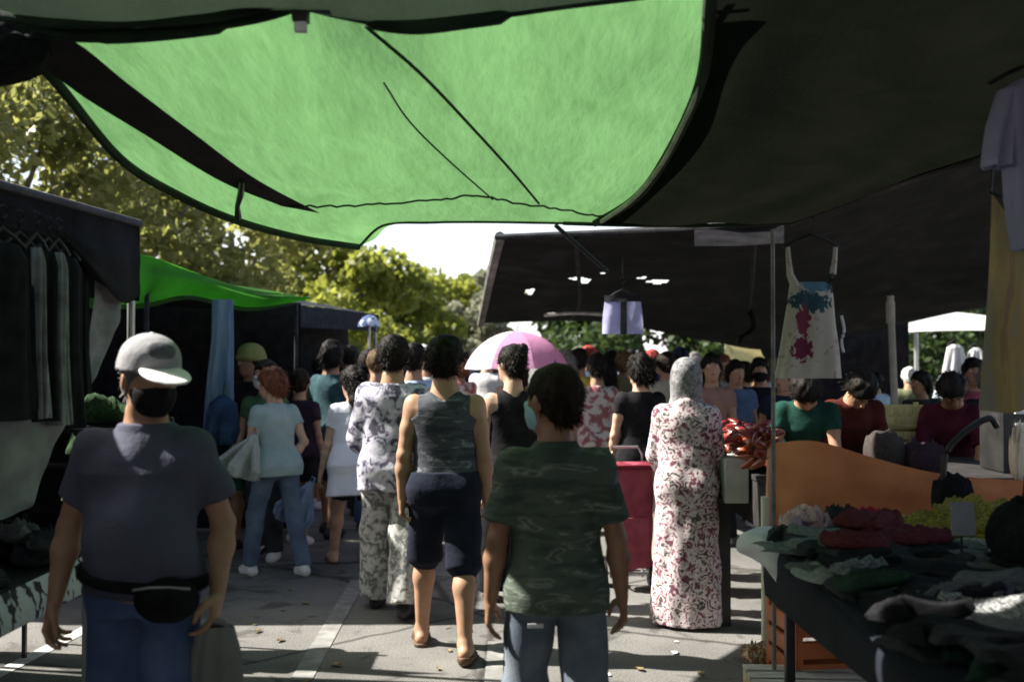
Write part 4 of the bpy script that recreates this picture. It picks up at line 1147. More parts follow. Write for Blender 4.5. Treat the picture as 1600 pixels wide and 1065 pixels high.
cols = {'black': BLACK_CLOTH, 'charcoal': CHAR_CLOTH, 'dark grey': GREYC, 'pale grey': cloth('pile_grey', (.15, .16, .16), .4), 'white': cloth('pile_white', (.32, .33, .33), .3), 'dark green': cloth('pile_green', (.02, .045, .03), .4), 'grey striped': mat('pile_stripe', [(0, (.03, .03, .03)), (.47, (.03, .03, .03)), (.5, (.32, .33, .33))], scale=26, stretch=(.15, 1, 1), detail=2, rough=.9, bump=.3)}
names = ['black', 'charcoal', 'grey striped', 'black', 'dark grey', 'black', 'black', 'dark green', 'pale grey', 'charcoal', 'black', 'grey striped', 'black', 'white', 'grey striped']
rr = random.Random(11)
n_ = 0
for lay in range(2):
    for iy in range(14):
        for ix in range(9):
            if lay == 1 and rr.random() < .35: continue
            y = 1.95 + iy * .178 + rr.uniform(-.06, .06); x = 1.22 + ix * .185 + rr.uniform(-.06, .06)
            if x > 2.75: continue
            if y > 4.15 and x < 1.5 and lay: continue
            cn = names[rr.randrange(len(names))]
            if y > 3.75 and x < 1.95: cn = rr.choice(['pale grey', 'dark grey', 'charcoal', 'pale grey', 'white'])
            tee_ = n_ % 5 != 0
            o = link('crumpled_garment' if tee_ else 'folded_garment', sheet_mesh(n_ % 7, cols[cn], cn) if tee_ else lump_mesh(n_ % 6, cols[cn], cn, amp=.26))
            o.location = (x, y, Zt + .004 + lay * .055); o.scale = (rr.uniform(.08, .15), rr.uniform(.05, .09), rr.uniform(.03, .06)); o.rotation_euler = (rr.uniform(-.25, .25), rr.uniform(-.25, .25), rr.uniform(-1.1, 1.1))
            if tee_: o.scale = (rr.uniform(.13, .19), rr.uniform(.13, .2), rr.uniform(.03, .055)); o.rotation_euler = (rr.uniform(-.12, .12), rr.uniform(-.12, .12), rr.uniform(0, 6.3))
            tag(o, f'crumpled {cn} garment in the heap on the near clothes table', 'garment', f'{cn} garments heaped on the near clothes table'); n_ += 1
DRED = cloth('dark_red_cloth', (.11, .025, .03), .4)
for i, (px, py, s_, lb) in enumerate(((1345, 880, .15, 'dark maroon garment at the left of the maroon pile on the near table'), (1400, 878, .16, 'dark maroon garment in the middle of the maroon pile on the near table'), (1445, 886, .14, 'dark maroon garment at the right end of the maroon pile by the price card'), (1380, 862, .13, 'dark maroon garment topmost at the back of the maroon pile'))):
    o = link('folded_garment', lump_mesh(i, DRED, 'dred', amp=.22)); q = at(px, py, 3.75); o.location = (q.x, 3.75 + .05 * i, Zt + .07 + .05 * (i == 3)); o.scale = (s_, .11, .075); o.rotation_euler = (0, 0, .2 * i)
    tag(o, lb, 'garment', 'maroon garments on the near clothes table')
REDC = cloth('bright_red_cloth', (.52, .03, .06), .25); PINKC = cloth('pink_white_cloth', (.6, .38, .42), .3); YEL = cloth('pale_yellow_cloth', (.6, .5, .2), .2)
for i, px in enumerate((1238, 1262, 1287, 1312, 1338, 1352, 1385, 1412)):
    m_ = [PINKC, PINKC, PINKC, cols['charcoal'], REDC, REDC, YEL, YEL][i]
    cn = ['pale pink garment in the bright row beside the steel pole', 'pale pink garment in the bright row beside the steel pole', 'pale pink garment in the bright row beside the steel pole', 'charcoal garment between pink and bright red ones at the table\'s back edge', 'bright red garment left of the other bright red one at the back edge', 'bright red garment next to the pale yellow ones at the back edge', 'pale yellow garment beside the bright red one', 'pale yellow garment tucked against the mustard heap'][i]
    o = link('folded_garment', lump_mesh(i % 5, m_, m_.name, amp=.25)); q = at(px, 835, 4.45); o.location = (q.x, 4.45, Zt + .008 + .03 * (i % 2)); o.scale = (.055, .09, .085 if i < 6 else .05); o.rotation_euler = (0, 0, i)
    tag(o, cn, 'garment', 'bright garments along the back edge of the near table')
MUS = mat('mustard_cloth', [(.09, .07, .012), (.25, .19, .025), (.46, .36, .055)], scale=16, detail=6, rough=.9, bump=.5, bscale=50)
for i, (px, py, d, s_, lb) in enumerate(((1470, 830, 4.2, .17, 'mustard garment at the left of the mustard heap on the near table'), (1530, 815, 4.25, .2, 'mustard garment forming the top of the mustard heap'), (1590, 835, 4.15, .2, 'mustard garment at the right of the mustard heap'), (1500, 856, 4.0, .18, 'mustard garment behind the grey price card'), (1565, 862, 3.95, .16, 'mustard garment low in front of the mustard heap'))):
    o = link('folded_garment', lump_mesh(i, MUS, 'mus', amp=.2)); q = at(px, py, d); o.location = (q.x, d, Zt + .02 + (.045 if i == 1 else 0)); o.scale = (s_ * 1.1, .18, .115); o.rotation_euler = (.1 * i, 0, i * .9); tag(o, lb, 'garment', 'mustard garments heaped on the near table')
q = at(1505, 905, 3.6)
pc = thing('price_card', 'grey price card standing in front of the mustard heap', 'price card', (q.x, 3.6, Zt + .06))
b = MB(); b.box((0, 0, .15), (.085, .006, .12), rot=Matrix.Rotation(-.15, 3, 'X'), bev=.002); b.build('card', mat('grey_card', [(.2, .21, .23), (.26, .27, .29), (.3, .31, .33)], scale=6, bump=.05), pc)
b = MB(); b.tube([(0, .01, -.02), (0, .012, .14)], .004, 8); b.box((0, 0.01, -.03), (.05, .05, .06), bev=.004); b.build('card_stand', PLASTIC_BLACK, pc)
q = at(1556, 905, 3.55)
o = thing('white_tag', 'small white paper tag leaning on dark garments beside the price card', 'tag', (q.x, 3.55, Zt + .10))
b = MB(); b.box((0, 0, .045), (.03, .004, .09), rot=Matrix.Rotation(.2, 3, 'Y'), bev=.001); b.build('paper', WHITE_CLOTH, o)
q = at(1600, 900, 3.5)
o = thing('dark_bag', 'black rounded bag resting on the clothes at the right edge', 'bag', (q.x + .05, 3.5, Zt + .05))
l_ = link('bag_body', lump_mesh(5, BLACK_CLOTH, 'blackbag', amp=.12), None, o); l_.scale = (.16, .14, .24)
b = MB(); b.tube([(-.06, 0, .2), (-.04, 0, .32), (.04, 0, .32), (.06, 0, .2)], .01, 8); b.build('bag_handle', PLASTIC_BLACK, o)
# black sling handbag above the mustard heap
q = at(1520, 780, 4.55)
o = thing('black_handbag', 'black handbag with a long curved strap standing behind the mustard heap', 'handbag', (q.x, 4.75, Zt))
l_ = link('bag_body', lump_mesh(2, BLACK_CLOTH, 'handbag', amp=.1), None, o); l_.scale = (.09, .07, .24)
b = MB(); b.tube(spline([(-.05, 0, .2), (-.03, 0, .34), (.06, 0, .44), (.17, 0, .5), (.22, .02, .46)], 24), .016, 8); b.build('bag_strap', PLASTIC_BLACK, o)

# white cloth over the corner, white leg
o = thing('white_sheet', 'white cloth bunched over the lane corner of the near clothes table', 'sheet', (1.17, 4.55, 0)); oo = o.location
W_ = lambda r: [[Vector(at(*p)) - oo for p in q] for q in r]
patch('sheet_cloth', W_([[(1160, 832, 4.75), (1190, 822, 4.7), (1230, 828, 4.68), (1262, 845, 4.5)], [(1150, 848, 4.6), (1180, 840, 4.42), (1212, 848, 4.3), (1235, 856, 4.3)], [(1155, 862, 4.6), (1185, 872, 4.38), (1212, 885, 4.27), (1228, 880, 4.3)], [(1168, 868, 4.62), (1195, 886, 4.38), (1216, 915, 4.27), (1232, 935, 4.3)]]), WHITE_CLOTH, o, 60, 40, wr=.012, seed=6, freq=1.6)
o = thing('pale_blue_cloth', 'pale blue corner of cloth below the bunched white sheet', 'cloth', (1.17, 4.5, 0)); oo = o.location
patch('cloth_corner', W_([[(1214, 905, 4.32), (1228, 910, 4.33), (1236, 925, 4.34)], [(1214, 925, 4.32), (1230, 935, 4.33), (1244, 948, 4.34)], [(1214, 940, 4.31), (1225, 940, 4.32), (1240, 950, 4.34)]]), cloth('sky_cloth', (.32, .42, .62), .12), o, 20, 20, wr=.004, seed=2)
q = at(1196, 1000, 5.35)
b = MB(); b.tube([(q.x, 5.35, 0), (q.x, 5.35, .85)], .022, 12); b.tube([(q.x, 5.35, 0), (q.x, 5.35, .02)], .04, 12)
tag(b.build('table_leg_post', mat('cream_paint', [(.5, .5, .4), (.6, .6, .48), (.66, .65, .55)], scale=5, bump=.1, rough=.6)), 'cream painted post below the bunched white sheet', 'post')
q = at(1184, 1005, 5.2)
o = link('cloth_bundle', lump_mesh(1, mat('orange_white_cloth', [(0, (.35, .14, .05)), (.5, (.35, .14, .05)), (.53, (.6, .52, .42))], scale=5, bump=.3, rough=.9), 'owc', amp=.35)); o.location = (q.x, 5.2, .0); o.scale = (.08, .07, .1); tag(o, 'small orange and white bundle at the foot of the cream post', 'cloth bundle')
# orange panels of produce counter
ORG = mat('orange_brown_cloth', [(.46, .155, .07), (.60, .215, .10), (.70, .28, .13)], scale=3, detail=6, rough=.85, bump=.25, bscale=30)
PCo = thing('produce_counter', 'produce counter fronted by a long orange-brown cloth panel', 'counter', (2.0, 5.6, 0)); oc = PCo.location
patch('front_panel', [[Vector(at(*p)) - oc for p in r] for r in ([(1203, 694, 5.45), (1250, 688, 5.35), (1290, 692, 5.3), (1370, 716, 5.2), (1450, 736, 5.1), (1530, 746, 5.0), (1640, 752, 4.95)], [(1203, 760, 5.44), (1250, 762, 5.34), (1290, 765, 5.29), (1370, 775, 5.19), (1450, 785, 5.09), (1530, 790, 5.0), (1640, 795, 4.95)], [(1205, 880, 5.45), (1250, 880, 5.35), (1290, 880, 5.3), (1370, 890, 5.2), (1450, 895, 5.1), (1530, 900, 5.0), (1640, 900, 4.95)])], ORG, PCo, 90, 30, wr=.012, seed=7)
b = MB(); b.box(Vector((2.35, 6.2, 0.90)) - oc, (1.9, 1.5, .03), bev=.004); b.box(Vector((1.42, 6.2, .75)) - oc, (.03, 1.5, .26), bev=.004); b.build('counter_board', cloth('dark_counter_cloth', (.03, .028, .028), .3), PCo)
b = MB()
for sx in (1.45, 3.2):
    for sy in (5.6, 6.85): b.box(Vector((sx, sy, .44)) - oc, (.05, .05, .88))
b.build('trestle', WOODP, PCo)
b = MB(); b.box(Vector((1.32, 6.35, .87)) - oc, (.14, 1.0, .26), bev=.01); b.build('side_box', mat('grey_card_box', [(.32, .32, .3), (.42, .42, .39), (.5, .5, .47)], scale=6, bump=.1), PCo)
b = MB(); b.tube([Vector(at(1200, 830, 5.44)) - oc, Vector(at(1204, 700, 5.44)) - oc], .018, 8); b.build('corner_batten', cloth('pink_batten', (.6, .36, .27), .2), PCo)
q = at(1265, 985, 4.85)
o = thing('orange_crate', 'orange and red plastic crate under the near clothes table', 'crate', (q.x + .12, 4.9, 0), .12)
ORP = mat('orange_plastic', [(.28, .085, .03), (.42, .12, .04), (.5, .16, .06)], scale=4, rough=.5, bump=.05)
b = MB()
for z in (.12, .22, .32): 
    for sx, sy, lx, ly in ((0, -.18, .5, .02), (0, .18, .5, .02), (-.25, 0, .02, .34), (.25, 0, .02, .34)): b.box((sx, sy, z), (lx, ly, .075), bev=.004)
b.box((0, 0, .06), (.5, .36, .02)); b.build('crate_walls', ORP, o)
for sx in (-.24, .24):
    for sy in (-.17, .17):
        b = MB(); b.box((sx, sy, .2), (.035, .035, .38), bev=.004); b.build('corner_post', ORP, o)
rc = link('folded_garment', lump_mesh(2, cloth('vermilion_cloth', (.55, .1, .05), .2), 'verm', amp=.25)); rc.location = (q.x + .14, 4.88, .30); rc.scale = (.18, .14, .16); tag(rc, 'vermilion garment heaped in the orange crate under the table', 'garment')
q = at(1290, 1045, 4.45)
o = thing('wooden_pallet', 'pale weathered wooden pallet on the ground under the near table', 'pallet', (q.x + .0, 4.5, 0), -.06)
b = MB()
for k in range(5): b.box((0, -.22 + .11 * k, .125), (.62, .085, .018), bev=.003)
b.build('deck_board', mat('weathered_wood', [(.3, .28, .25), (.45, .43, .4), (.6, .58, .54)], scale=5, stretch=(1, 8, 8), rough=.85, bump=.4), o)
b = MB()
for k in (-.27, 0, .27): b.box((k, 0, .058), (.08, .5, .115), bev=.003)
b.build('bearer', WOODP, o)

# peppers and greens
RED = mat('red_pepper_skin', [(.09, .008, .006), (.17, .014, .01), (.25, .025, .014)], scale=5, rough=.3, bump=.05, spec=.5)
ORA = mat('orange_pepper_skin', [(.16, .03, .012), (.24, .05, .016), (.32, .08, .02)], scale=5, rough=.3, bump=.05, spec=.5)
GRN = mat('green_vegetable', [(.02, .06, .012), (.04, .10, .02), (.07, .15, .03)], scale=8, rough=.5, bump=.2)
STEM = mat('green_stem', [(.04, .09, .02), (.06, .12, .03), (.08, .15, .04)], bump=0)
def pepper_mesh(m):
    V = []; F = []; n = 14; prof = [(.004, .0), (.03, .004), (.042, .02), (.044, .05), (.036, .085), (.02, .115), (.004, .125)]
    for j, (r_, z) in enumerate(prof):
        for k in range(n):
            a = 2 * math.pi * k / n; q = r_ * (1 + .12 * math.cos(3 * a)); V.append((q * math.cos(a), q * math.sin(a), z))
    for j in range(len(prof) - 1):
        for k in range(n): F.append((j * n + k, j * n + (k + 1) % n, (j + 1) * n + (k + 1) % n, (j + 1) * n + k))
    me = mesh_np('pepper', V, F); me.materials.append(m); return me
pm = [pepper_mesh(RED), pepper_mesh(ORA)]
b = MB(); b.tube([(0, 0, .01), (.003, 0, -.012), (.012, 0, -.03)], [.006, .005, .006], 6); st = b.build('stem', STEM); stme = st.data; bpy.data.objects.remove(st)
rr = random.Random(3)
for i in range(190):
    u, v = rr.random(), rr.random()
    px = 1108 + 88 * u
    d = 6.9 - 1.4 * u + rr.uniform(-.2, .2)
    top = at(px, 655 + 22 * abs(u - .4) + 45 * v, d)
    k_ = 0 if (v < .5 or rr.random() < .35) else 1
    o = link('pepper', pm[k_]); o.location = (top.x, d, max(.93, top.z - .02)); o.rotation_euler = (rr.uniform(1, 2.2), rr.uniform(-.6, .6), rr.uniform(0, 6)); s_ = rr.uniform(.48, .68); o.scale = (s_ * .8, s_ * .8, s_ * 1.5)
    tag(o, ['red pepper in the heap on the produce counter', 'orange pepper in the heap on the produce counter'][k_], 'pepper', ['red peppers heaped on the produce counter', 'orange peppers heaped on the produce counter'][k_])
    c = link('stem', stme, None, o)
hp = link('produce_tray', lump_mesh(4, cloth('dark_red_tray', (.09, .02, .015), .4), 'tray', amp=.1)); hp.location = (1.62, 6.3, .916); hp.scale = (.16, .68, .14); tag(hp, 'dark red sacking mound under the peppers on the produce counter', 'sack')
for i in range(16):
    px, py, d = 1112 + rr.uniform(-4, 40), 708 + rr.uniform(-10, 40), 6.7
    p_ = at(px, py, d)
    o = link('lettuce', lump_mesh(i % 4, GRN, 'let', amp=.45, n=20)); o.location = (1.22 + rr.uniform(-.06, .06), 6.0 + i * .055, .76 + rr.uniform(0, .1)); o.scale = (.075, .075, .10); o.rotation_euler = (rr.uniform(-.4, .4), rr.uniform(-.4, .4), i); tag(o, 'leafy green lettuce in the trough beside the lane end of the produce counter', 'lettuce', 'green lettuces beside the produce counter')
o = thing('vegetable_trough', 'black trough of greens on legs beside the floral dress', 'trough', (1.2, 6.45, 0))
b = MB(); b.box((0, 0, .75), (.22, 1.1, .03)); b.box((-.11, 0, .79), (.02, 1.1, .1)); b.box((.11, 0, .79), (.02, 1.1, .1)); b.build('trough_box', PLASTIC_BLACK, o)
for sy in (-.5, .5):
    b = MB(); b.box((0, sy, .37), (.2, .03, .74)); b.build('leg', PLASTIC_BLACK, o)
# crates on the right
def crate(label, x, y, z, wd=.5, dp=.34, ht=.17, rz=0.0, group='yellow wooden crates stacked on the counter'):
    o = thing('wooden_crate', label, 'crate', (x, y, z), rz, group)
    b = MB()
    for zz in (.045, .115):
        for s_ in (-1, 1):
            b.box((0, s_ * dp / 2, zz + .01), (wd, .01, .055), bev=.002); b.box((s_ * wd / 2, 0, zz + .01), (.01, dp - .015, .055), bev=.002)
    b.box((0, 0, .008), (wd, dp, .012)); b.build('slat', YWOOD, o)
    for sx in (-1, 1):
        for sy in (-1, 1):
            b = MB(); b.box((sx * (wd / 2 - .025), sy * (dp / 2 - .022), ht / 2), (.03, .03, ht), bev=.002); b.build('corner_post', YWOOD, o)
    return o
q = at(1398, 668, 7.2); zz = at(0, 700, 7.2).z
crate('yellow wooden crate at the bottom of the stack of two under the white awning', q.x, 7.2, zz - .02)
crate('yellow wooden crate on top of the stack of two under the white awning', q.x, 7.2, zz + .155, rz=.05)
o = thing('crate_stand', 'dark stand carrying the two yellow wooden crates', 'stand', (q.x, 7.2, 0))
b = MB(); b.box((0, 0, zz - .04), (.9, .6, .03)); b.build('stand_top', PLASTIC_BLACK, o)
for sx in (-.4, .4):
    b = MB(); b.box((sx, 0, (zz - .055) / 2), (.05, .5, zz - .055)); b.build('leg', PLASTIC_BLACK, o)
q = at(1388, 722, 5.7)
o = link('sack', lump_mesh(0, cloth('brown_sack', (.05, .042, .038), .3), 'sack', amp=.08)); o.location = (q.x, 5.75, .916); o.scale = (.115, .11, .26); tag(o, 'round dark brown sack in front of the yellow crates', 'sack')
q = at(1450, 735, 5.6)
o = link('sack', lump_mesh(3, cloth('plum_sack', (.03, .018, .026), .3), 'plumsack', amp=.15)); o.location = (q.x, 5.65, .916); o.scale = (.1, .1, .2); tag(o, 'dark plum cloth sack beside the round brown sack', 'sack')
WBX = mat('white_board', [(.5, .5, .5), (.62, .62, .62), (.68, .68, .67)], bump=.05)
q = at(1590, 662, 5.9)
o = thing('tray_rack', 'black shelf rack with white edged trays at the right edge', 'rack', (q.x + .1, 6.0, 0))
b = MB(); b.box((0, 0, 1.13), (.42, .3, .42), bev=.01); b.build('rack_body', PLASTIC_BLACK, o)
for z in (1.2, 1.275): 
    b = MB(); b.box((.0, -.16, z), (.3, .03, .02), bev=.003); b.build('tray_edge', WBX, o)
b = MB(); b.box((0, 0, .45), (.4, .28, .90)); b.build('rack_base', PLASTIC_BLACK, o)
q = at(1592, 690, 5.5)
o = link('cream_bundle', lump_mesh(1, cloth('cream_cloth', (.55, .48, .36), .15), 'cream', amp=.2)); o.location = (q.x, 5.5, .916); o.scale = (.045, .05, .3); tag(o, 'cream cloth roll standing at the right edge of the counter', 'cloth roll')
q = at(1391, 480, 8.6)
b = MB(); b.tube([(q.x + .03, 8.6, 0), (q.x + .03, 8.6, 1.3), (q.x, 8.6, q.z + .1)], .03, 12); b.tube([(q.x + .002, 8.6, q.z - .14), (q.x, 8.6, q.z + .05)], .038, 12)
tag(b.build('awning_pole', mat('pale_metal', [(.2, .19, .16), (.28, .26, .22), (.34, .32, .28)], scale=6, bump=.05)), 'thick pale pole rising behind the yellow crates', 'pole')
# white awning far right
WA = thing('white_awning', 'white awning in sunlight at the far right with pale clothes below', 'awning', at(1470, 500, 14)); ow = WA.location
WV = cloth('white_canvas', (.78, .78, .76), .06, trans=(.6, .6, .58), tw=.45)
patch('awning_roof', [[Vector(at(*p)) - ow for p in r] for r in ([(1398, 520, 13), (1470, 517, 13), (1570, 516, 13), (1700, 520, 13)], [(1432, 489, 14.5), (1480, 492, 14.5), (1570, 500, 14.5), (1700, 500, 14.5)], [(1440, 486, 16.5), (1500, 488, 16.5), (1570, 495, 16.5), (1700, 500, 16.5)])], WV, WA, 40, 30, wr=.02, seed=3)
b = MB(); q = at(1434, 520, 13); b.tube([Vector((q.x, 13.05, 0)) - ow, Vector((q.x, 13.05, q.z)) - ow], .03, 8); b.build('awning_post', STEEL, WA)
for i, (px, py, w_, h_, lb) in enumerate(((1492, 530, .17, .42, 'white garment hanging under the white awning on the right'), (1482, 575, .2, .36, 'pale blue garment hanging below the white one under the white awning'), (1525, 535, .13, .24, 'small white garment hanging beside the yellow cloth'))):
    q = at(px, py, 12.2); o = thing('hanging_garment', lb, 'garment', q, .1, 'pale garments hanging under the white awning')
    hanger(o, .1); tube_garment('garment_body', [(-.06, w_ * .3, .03, 0), (-.1, w_ * .6, .05, 0), (-h_ * .6, w_ * .8, .06, 0), (-h_, w_, .07, 0)], WHITE_CLOTH if i != 1 else cloth('ice_blue_cloth', (.5, .58, .68), .1), o, seed=i + 50)
# pale yellow cloth behind vendors
o = thing('yellow_sheet', 'pale yellow sheet hanging in sunlight under the black awning', 'sheet', at(1175, 570, 12.6)); oy = o.location
patch('sheet_cloth', [[Vector(at(*p)) - oy for p in r] for r in ([(1134, 536, 12.6), (1170, 542, 12.6), (1225, 552, 12.6)], [(1130, 575, 12.6), (1170, 580, 12.6), (1225, 590, 12.6)], [(1140, 620, 12.6), (1170, 625, 12.6), (1225, 630, 12.6)])], cloth('pale_yellow_sheet', (.62, .55, .28), .1, trans=(.6, .52, .24), tw=.45), o, 30, 30, wr=.03, seed=3)
b = MB(); b.tube([Vector(at(1134, 536, 12.62)) - oy, Vector(at(1136, 536, 12.62)) * 1 - oy - Vector((0, 0, at(0, 536, 12.62).z))], .015, 8); b.build('sheet_pole', STEEL, o)

# hanging things in front, right
def ellmask(t, pos, c, r, rot=0.0):
    return (c, r, rot)
def motif_mat(name, base, motifs, speck):
    if name in MATS: return MATS[name]
    m = bpy.data.materials.new(name); t, o = nodes_of(m)
    tc = t.nodes.new("ShaderNodeTexCoord"); sp = t.nodes.new("ShaderNodeSeparateXYZ"); t.links.new(tc.outputs['Object'], sp.inputs[0])
    def mth(op, a, b_):
        n = t.nodes.new("ShaderNodeMath"); n.operation = op
        for i, v in enumerate((a, b_)):
            if isinstance(v, (int, float)): n.inputs[i].default_value = v
            else: t.links.new(v, n.inputs[i])
        return n.outputs[0]
    col = ramp(t, noise(t, 24, 4), speck)
    nz = noise(t, 28, 4, dist=1.0)
    for c, rr_, cc in motifs:
        dx = mth('DIVIDE', mth('SUBTRACT', sp.outputs[0], c[0]), rr_[0]); dz = mth('DIVIDE', mth('SUBTRACT', sp.outputs[2], c[1]), rr_[1])
        d = mth('ADD', mth('MULTIPLY', dx, dx), mth('MULTIPLY', dz, dz))
        d = mth('ADD', d, mth('MULTIPLY', mth('SUBTRACT', nz, .5), 4.0))
        f = mth('LESS_THAN', d, 1.0)
        mx = t.nodes.new("ShaderNodeMixRGB"); t.links.new(f, mx.inputs[0]); t.links.new(col, mx.inputs[1]); mx.inputs[2].default_value = (*cc, 1); col = mx.outputs[0]
    b = t.nodes.new("ShaderNodeBsdfPrincipled"); b.inputs['Roughness'].default_value = .9; t.links.new(col, b.inputs['Base Color'])
    tr = t.nodes.new("ShaderNodeBsdfTranslucent"); t.links.new(col, tr.inputs[0]); ms = t.nodes.new("ShaderNodeMixShader"); ms.inputs[0].default_value = .3
    t.links.new(b.outputs[0], ms.inputs[1]); t.links.new(tr.outputs[0], ms.inputs[2]); t.links.new(ms.outputs[0], o.inputs[0])
    MATS[name] = m; return m
FD = motif_mat('floral_dress_cloth', (.5, .45, .38), [((-.02, -.34), (.11, .06), (.03, .08, .10)), ((.02, -.24), (.09, .07), (.10, .22, .30)), ((-.06, -.46), (.035, .09), (.2, .03, .06)), ((-.07, -.6), (.055, .075), (.17, .02, .06)), ((.12, -.26), (.035, .05), (.02, .04, .05))],
               [(.0, (.48, .44, .38)), (.60, (.55, .50, .44)), (.64, (.4, .22, .2)), (.7, (.5, .42, .36))])
q = at(1268, 372, 5.4)
o = thing('hanging_dress', 'cream sleeveless dress with blue and burgundy flowers hanging from the dark canopy', 'dress', (q.x, 5.4, q.z))
hanger(o, .15, z=0.02)
k_ = 5.4 / FPX
tube_garment('dress_body', [(-.24, .11, .03, -.005), (-.27, .118, .042, -.005), (-.34, .125, .045, -.005), (-.46, .14, .045, -.01), (-.6, .16, .05, -.01), (-.76, .178, .05, -.02)], FD, o, folds=5, amp=.1, seed=4)
for s_ in (-1, 1):
    b = MB(); b.tube([(s_ * .13, 0, -.05), (s_ * .125 - .003, -.01, -.12), (s_ * .115 - .005, -.012, -.2), (s_ * .085 - .005, -.012, -.27)], [.013, .015, .02, .028], 8); b.build('dress_strap', FD, o)
b = MB(); b.tube(spline([(.16, 0, -.42), (.175, 0, -.5), (.16, 0, -.56), (.17, 0, -.62)], 16), .008, 6); b.build('dress_ribbon', WHITE_CLOTH, o)
# purple shorts
q = at(973, 452, 7.6)
o = thing('hanging_shorts', 'lavender shorts with a black waistband hanging under the black awning', 'shorts', q)
LAV = cloth('lavender_cloth', (.42, .42, .62), .14, trans=(.35, .35, .55), tw=.3)
hanger(o, .12)
tube_garment('shorts_body', [(-.05, .135, .03, 0), (-.11, .138, .04, 0), (-.2, .15, .05, 0), (-.34, .16, .05, 0)], LAV, o, folds=4, amp=.08, seed=3)
tube_garment('waistband', [(-.045, .137, .035, 0), (-.095, .142, .046, 0)], BLACK_CLOTH, o, folds=4, amp=.05, seed=3, rows=8)
b = MB(); b.box((0, -.055, -.22), (.05, .014, .25), bev=.004); b.build('front_panel', CHAR_CLOTH, o)
b = MB(); b.tube([(0, 0, .095), (0, 0, at(973, 410, 7.6).z - q.z + .05)], .003, 5); b.build('hanging_cord', PLASTIC_BLACK, o)
# mauve top and yellow cloth at right edge
q = at(1610, 100, 3.3)
o = thing('mauve_sweater', 'mauve long sleeved top hanging at the upper right edge', 'top', (q.x, 3.3, q.z))
hanger(o, .14)
MAUVE = cloth('mauve_cloth', (.36, .35, .50), .12, 4, trans=(.25, .25, .38), tw=.3)
tube_garment('top_body', [(-.05, .06, .04, .02), (-.09, .12, .06, .02), (-.2, .125, .07, .03), (-.45, .12, .07, .04), (-.62, .115, .07, .06)], MAUVE, o, folds=5, amp=.12, seed=7)
tube_garment('sleeve', [(-.09, .04, .04, -.07), (-.2, .045, .045, -.10), (-.33, .05, .05, -.115), (-.345, .048, .045, -.112)], MAUVE, o, folds=4, amp=.1, seed=8)
tube_garment('sleeve', [(-.09, .04, .04, .13), (-.2, .045, .045, .17), (-.33, .05, .05, .2)], MAUVE, o, folds=4, amp=.1, seed=9)
YP = mat('yellow_pattern_cloth', [(0, (.26, .30, .26)), (.38, (.42, .40, .31)), (.46, (.52, .40, .17)), (.56, (.58, .44, .2)), (.64, (.5, .29, .13)), (.72, (.34, .30, .24))], scale=5, stretch=(2.4, 1, .5), detail=3, dist=.7, rough=.9, bump=.3, trans=(.2, .16, .07), tw=.25)
q = at(1585, 300, 3.6)
o = thing('patterned_curtain', 'mustard and grey-green patterned cloth hanging below the mauve top at the right edge', 'curtain', q)
patch('curtain_cloth', [[Vector(at(*p)) - q for p in r] for r in ([(1549, 300, 3.6), (1575, 340, 3.6), (1600, 390, 3.62), (1660, 390, 3.65), (1720, 380, 3.65)], [(1546, 400, 3.6), (1575, 420, 3.58), (1610, 430, 3.62), (1660, 430, 3.62), (1720, 430, 3.65)], [(1538, 520, 3.58), (1575, 522, 3.62), (1615, 525, 3.58), (1670, 525, 3.62), (1720, 525, 3.65)], [(1530, 640, 3.58), (1575, 645, 3.62), (1615, 640, 3.58), (1670, 645, 3.62), (1720, 645, 3.65)])], YP, o, 60, 70, wr=.014, seed=5)
b = MB(); b.tube([(-.09, 0, .0), (.33, 0, -.17)], .006, 6); b.tube([(-.085, 0, .0), (-.06, 0, .35)], .004, 6); b.build('curtain_rail', PLASTIC_BLACK, o)
# ================================================================== PEOPLE
def spot(px, d): return ((px - CX) / FPX * d, d)
B_ = math.pi
JEAN = mat('blue_denim', [(.05, .075, .17), (.08, .115, .24), (.12, .165, .30)], scale=5, detail=8, rough=.9, bump=.3, bscale=140)
JEAN_G = mat('dark_denim', [(.06, .08, .11), (.11, .135, .17), (.2, .23, .27)], scale=4, detail=8, rough=.9, bump=.3, bscale=140)
JEAN_L = mat('mid_denim', [(.06, .095, .16), (.09, .135, .21), (.13, .18, .26)], scale=5, detail=8, rough=.9, bump=.3, bscale=140)
TEE = cloth('slate_blue_tee', (.088, .094, .132), .16, 5, bscale=60)
CAMO = mat('dark_green_camo', [(0, (.03, .045, .034)), (.40, (.045, .065, .05)), (.47, (.075, .098, .075)), (.56, (.075, .098, .075)), (.60, (.20, .22, .19)), (.63, (.07, .09, .07))], scale=10, stretch=(.7, .7, 2.6), detail=6, dist=.6, rough=.92, bump=.35, bscale=50)
TANKM = mat('dark_streak_tank', [(0, (.03, .032, .042)), (.42, (.04, .043, .055)), (.5, (.075, .08, .098)), (.57, (.05, .053, .066)), (.62, (.2, .21, .235)), (.68, (.065, .068, .08))], scale=9, stretch=(.8, .8, 2.8), detail=6, dist=.8, rough=.92, bump=.3, bscale=50)
PATW = mat('white_grey_blotch', [(0, (.03, .03, .045)), (.43, (.06, .06, .085)), (.47, (.26, .25, .33)), (.53, (.42, .41, .48)), (.66, (.55, .54, .58)), (.70, (.12, .12, .15))], scale=13, off=3.3, detail=5, dist=1.0, rough=.9, bump=.25, bscale=50)
PATT = mat('grey_white_fleck', [(0, (.10, .11, .11)), (.45, (.15, .16, .16)), (.5, (.36, .36, .35)), (.62, (.5, .5, .48))], scale=22, detail=4, dist=.5, rough=.9, bump=.25, bscale=60)
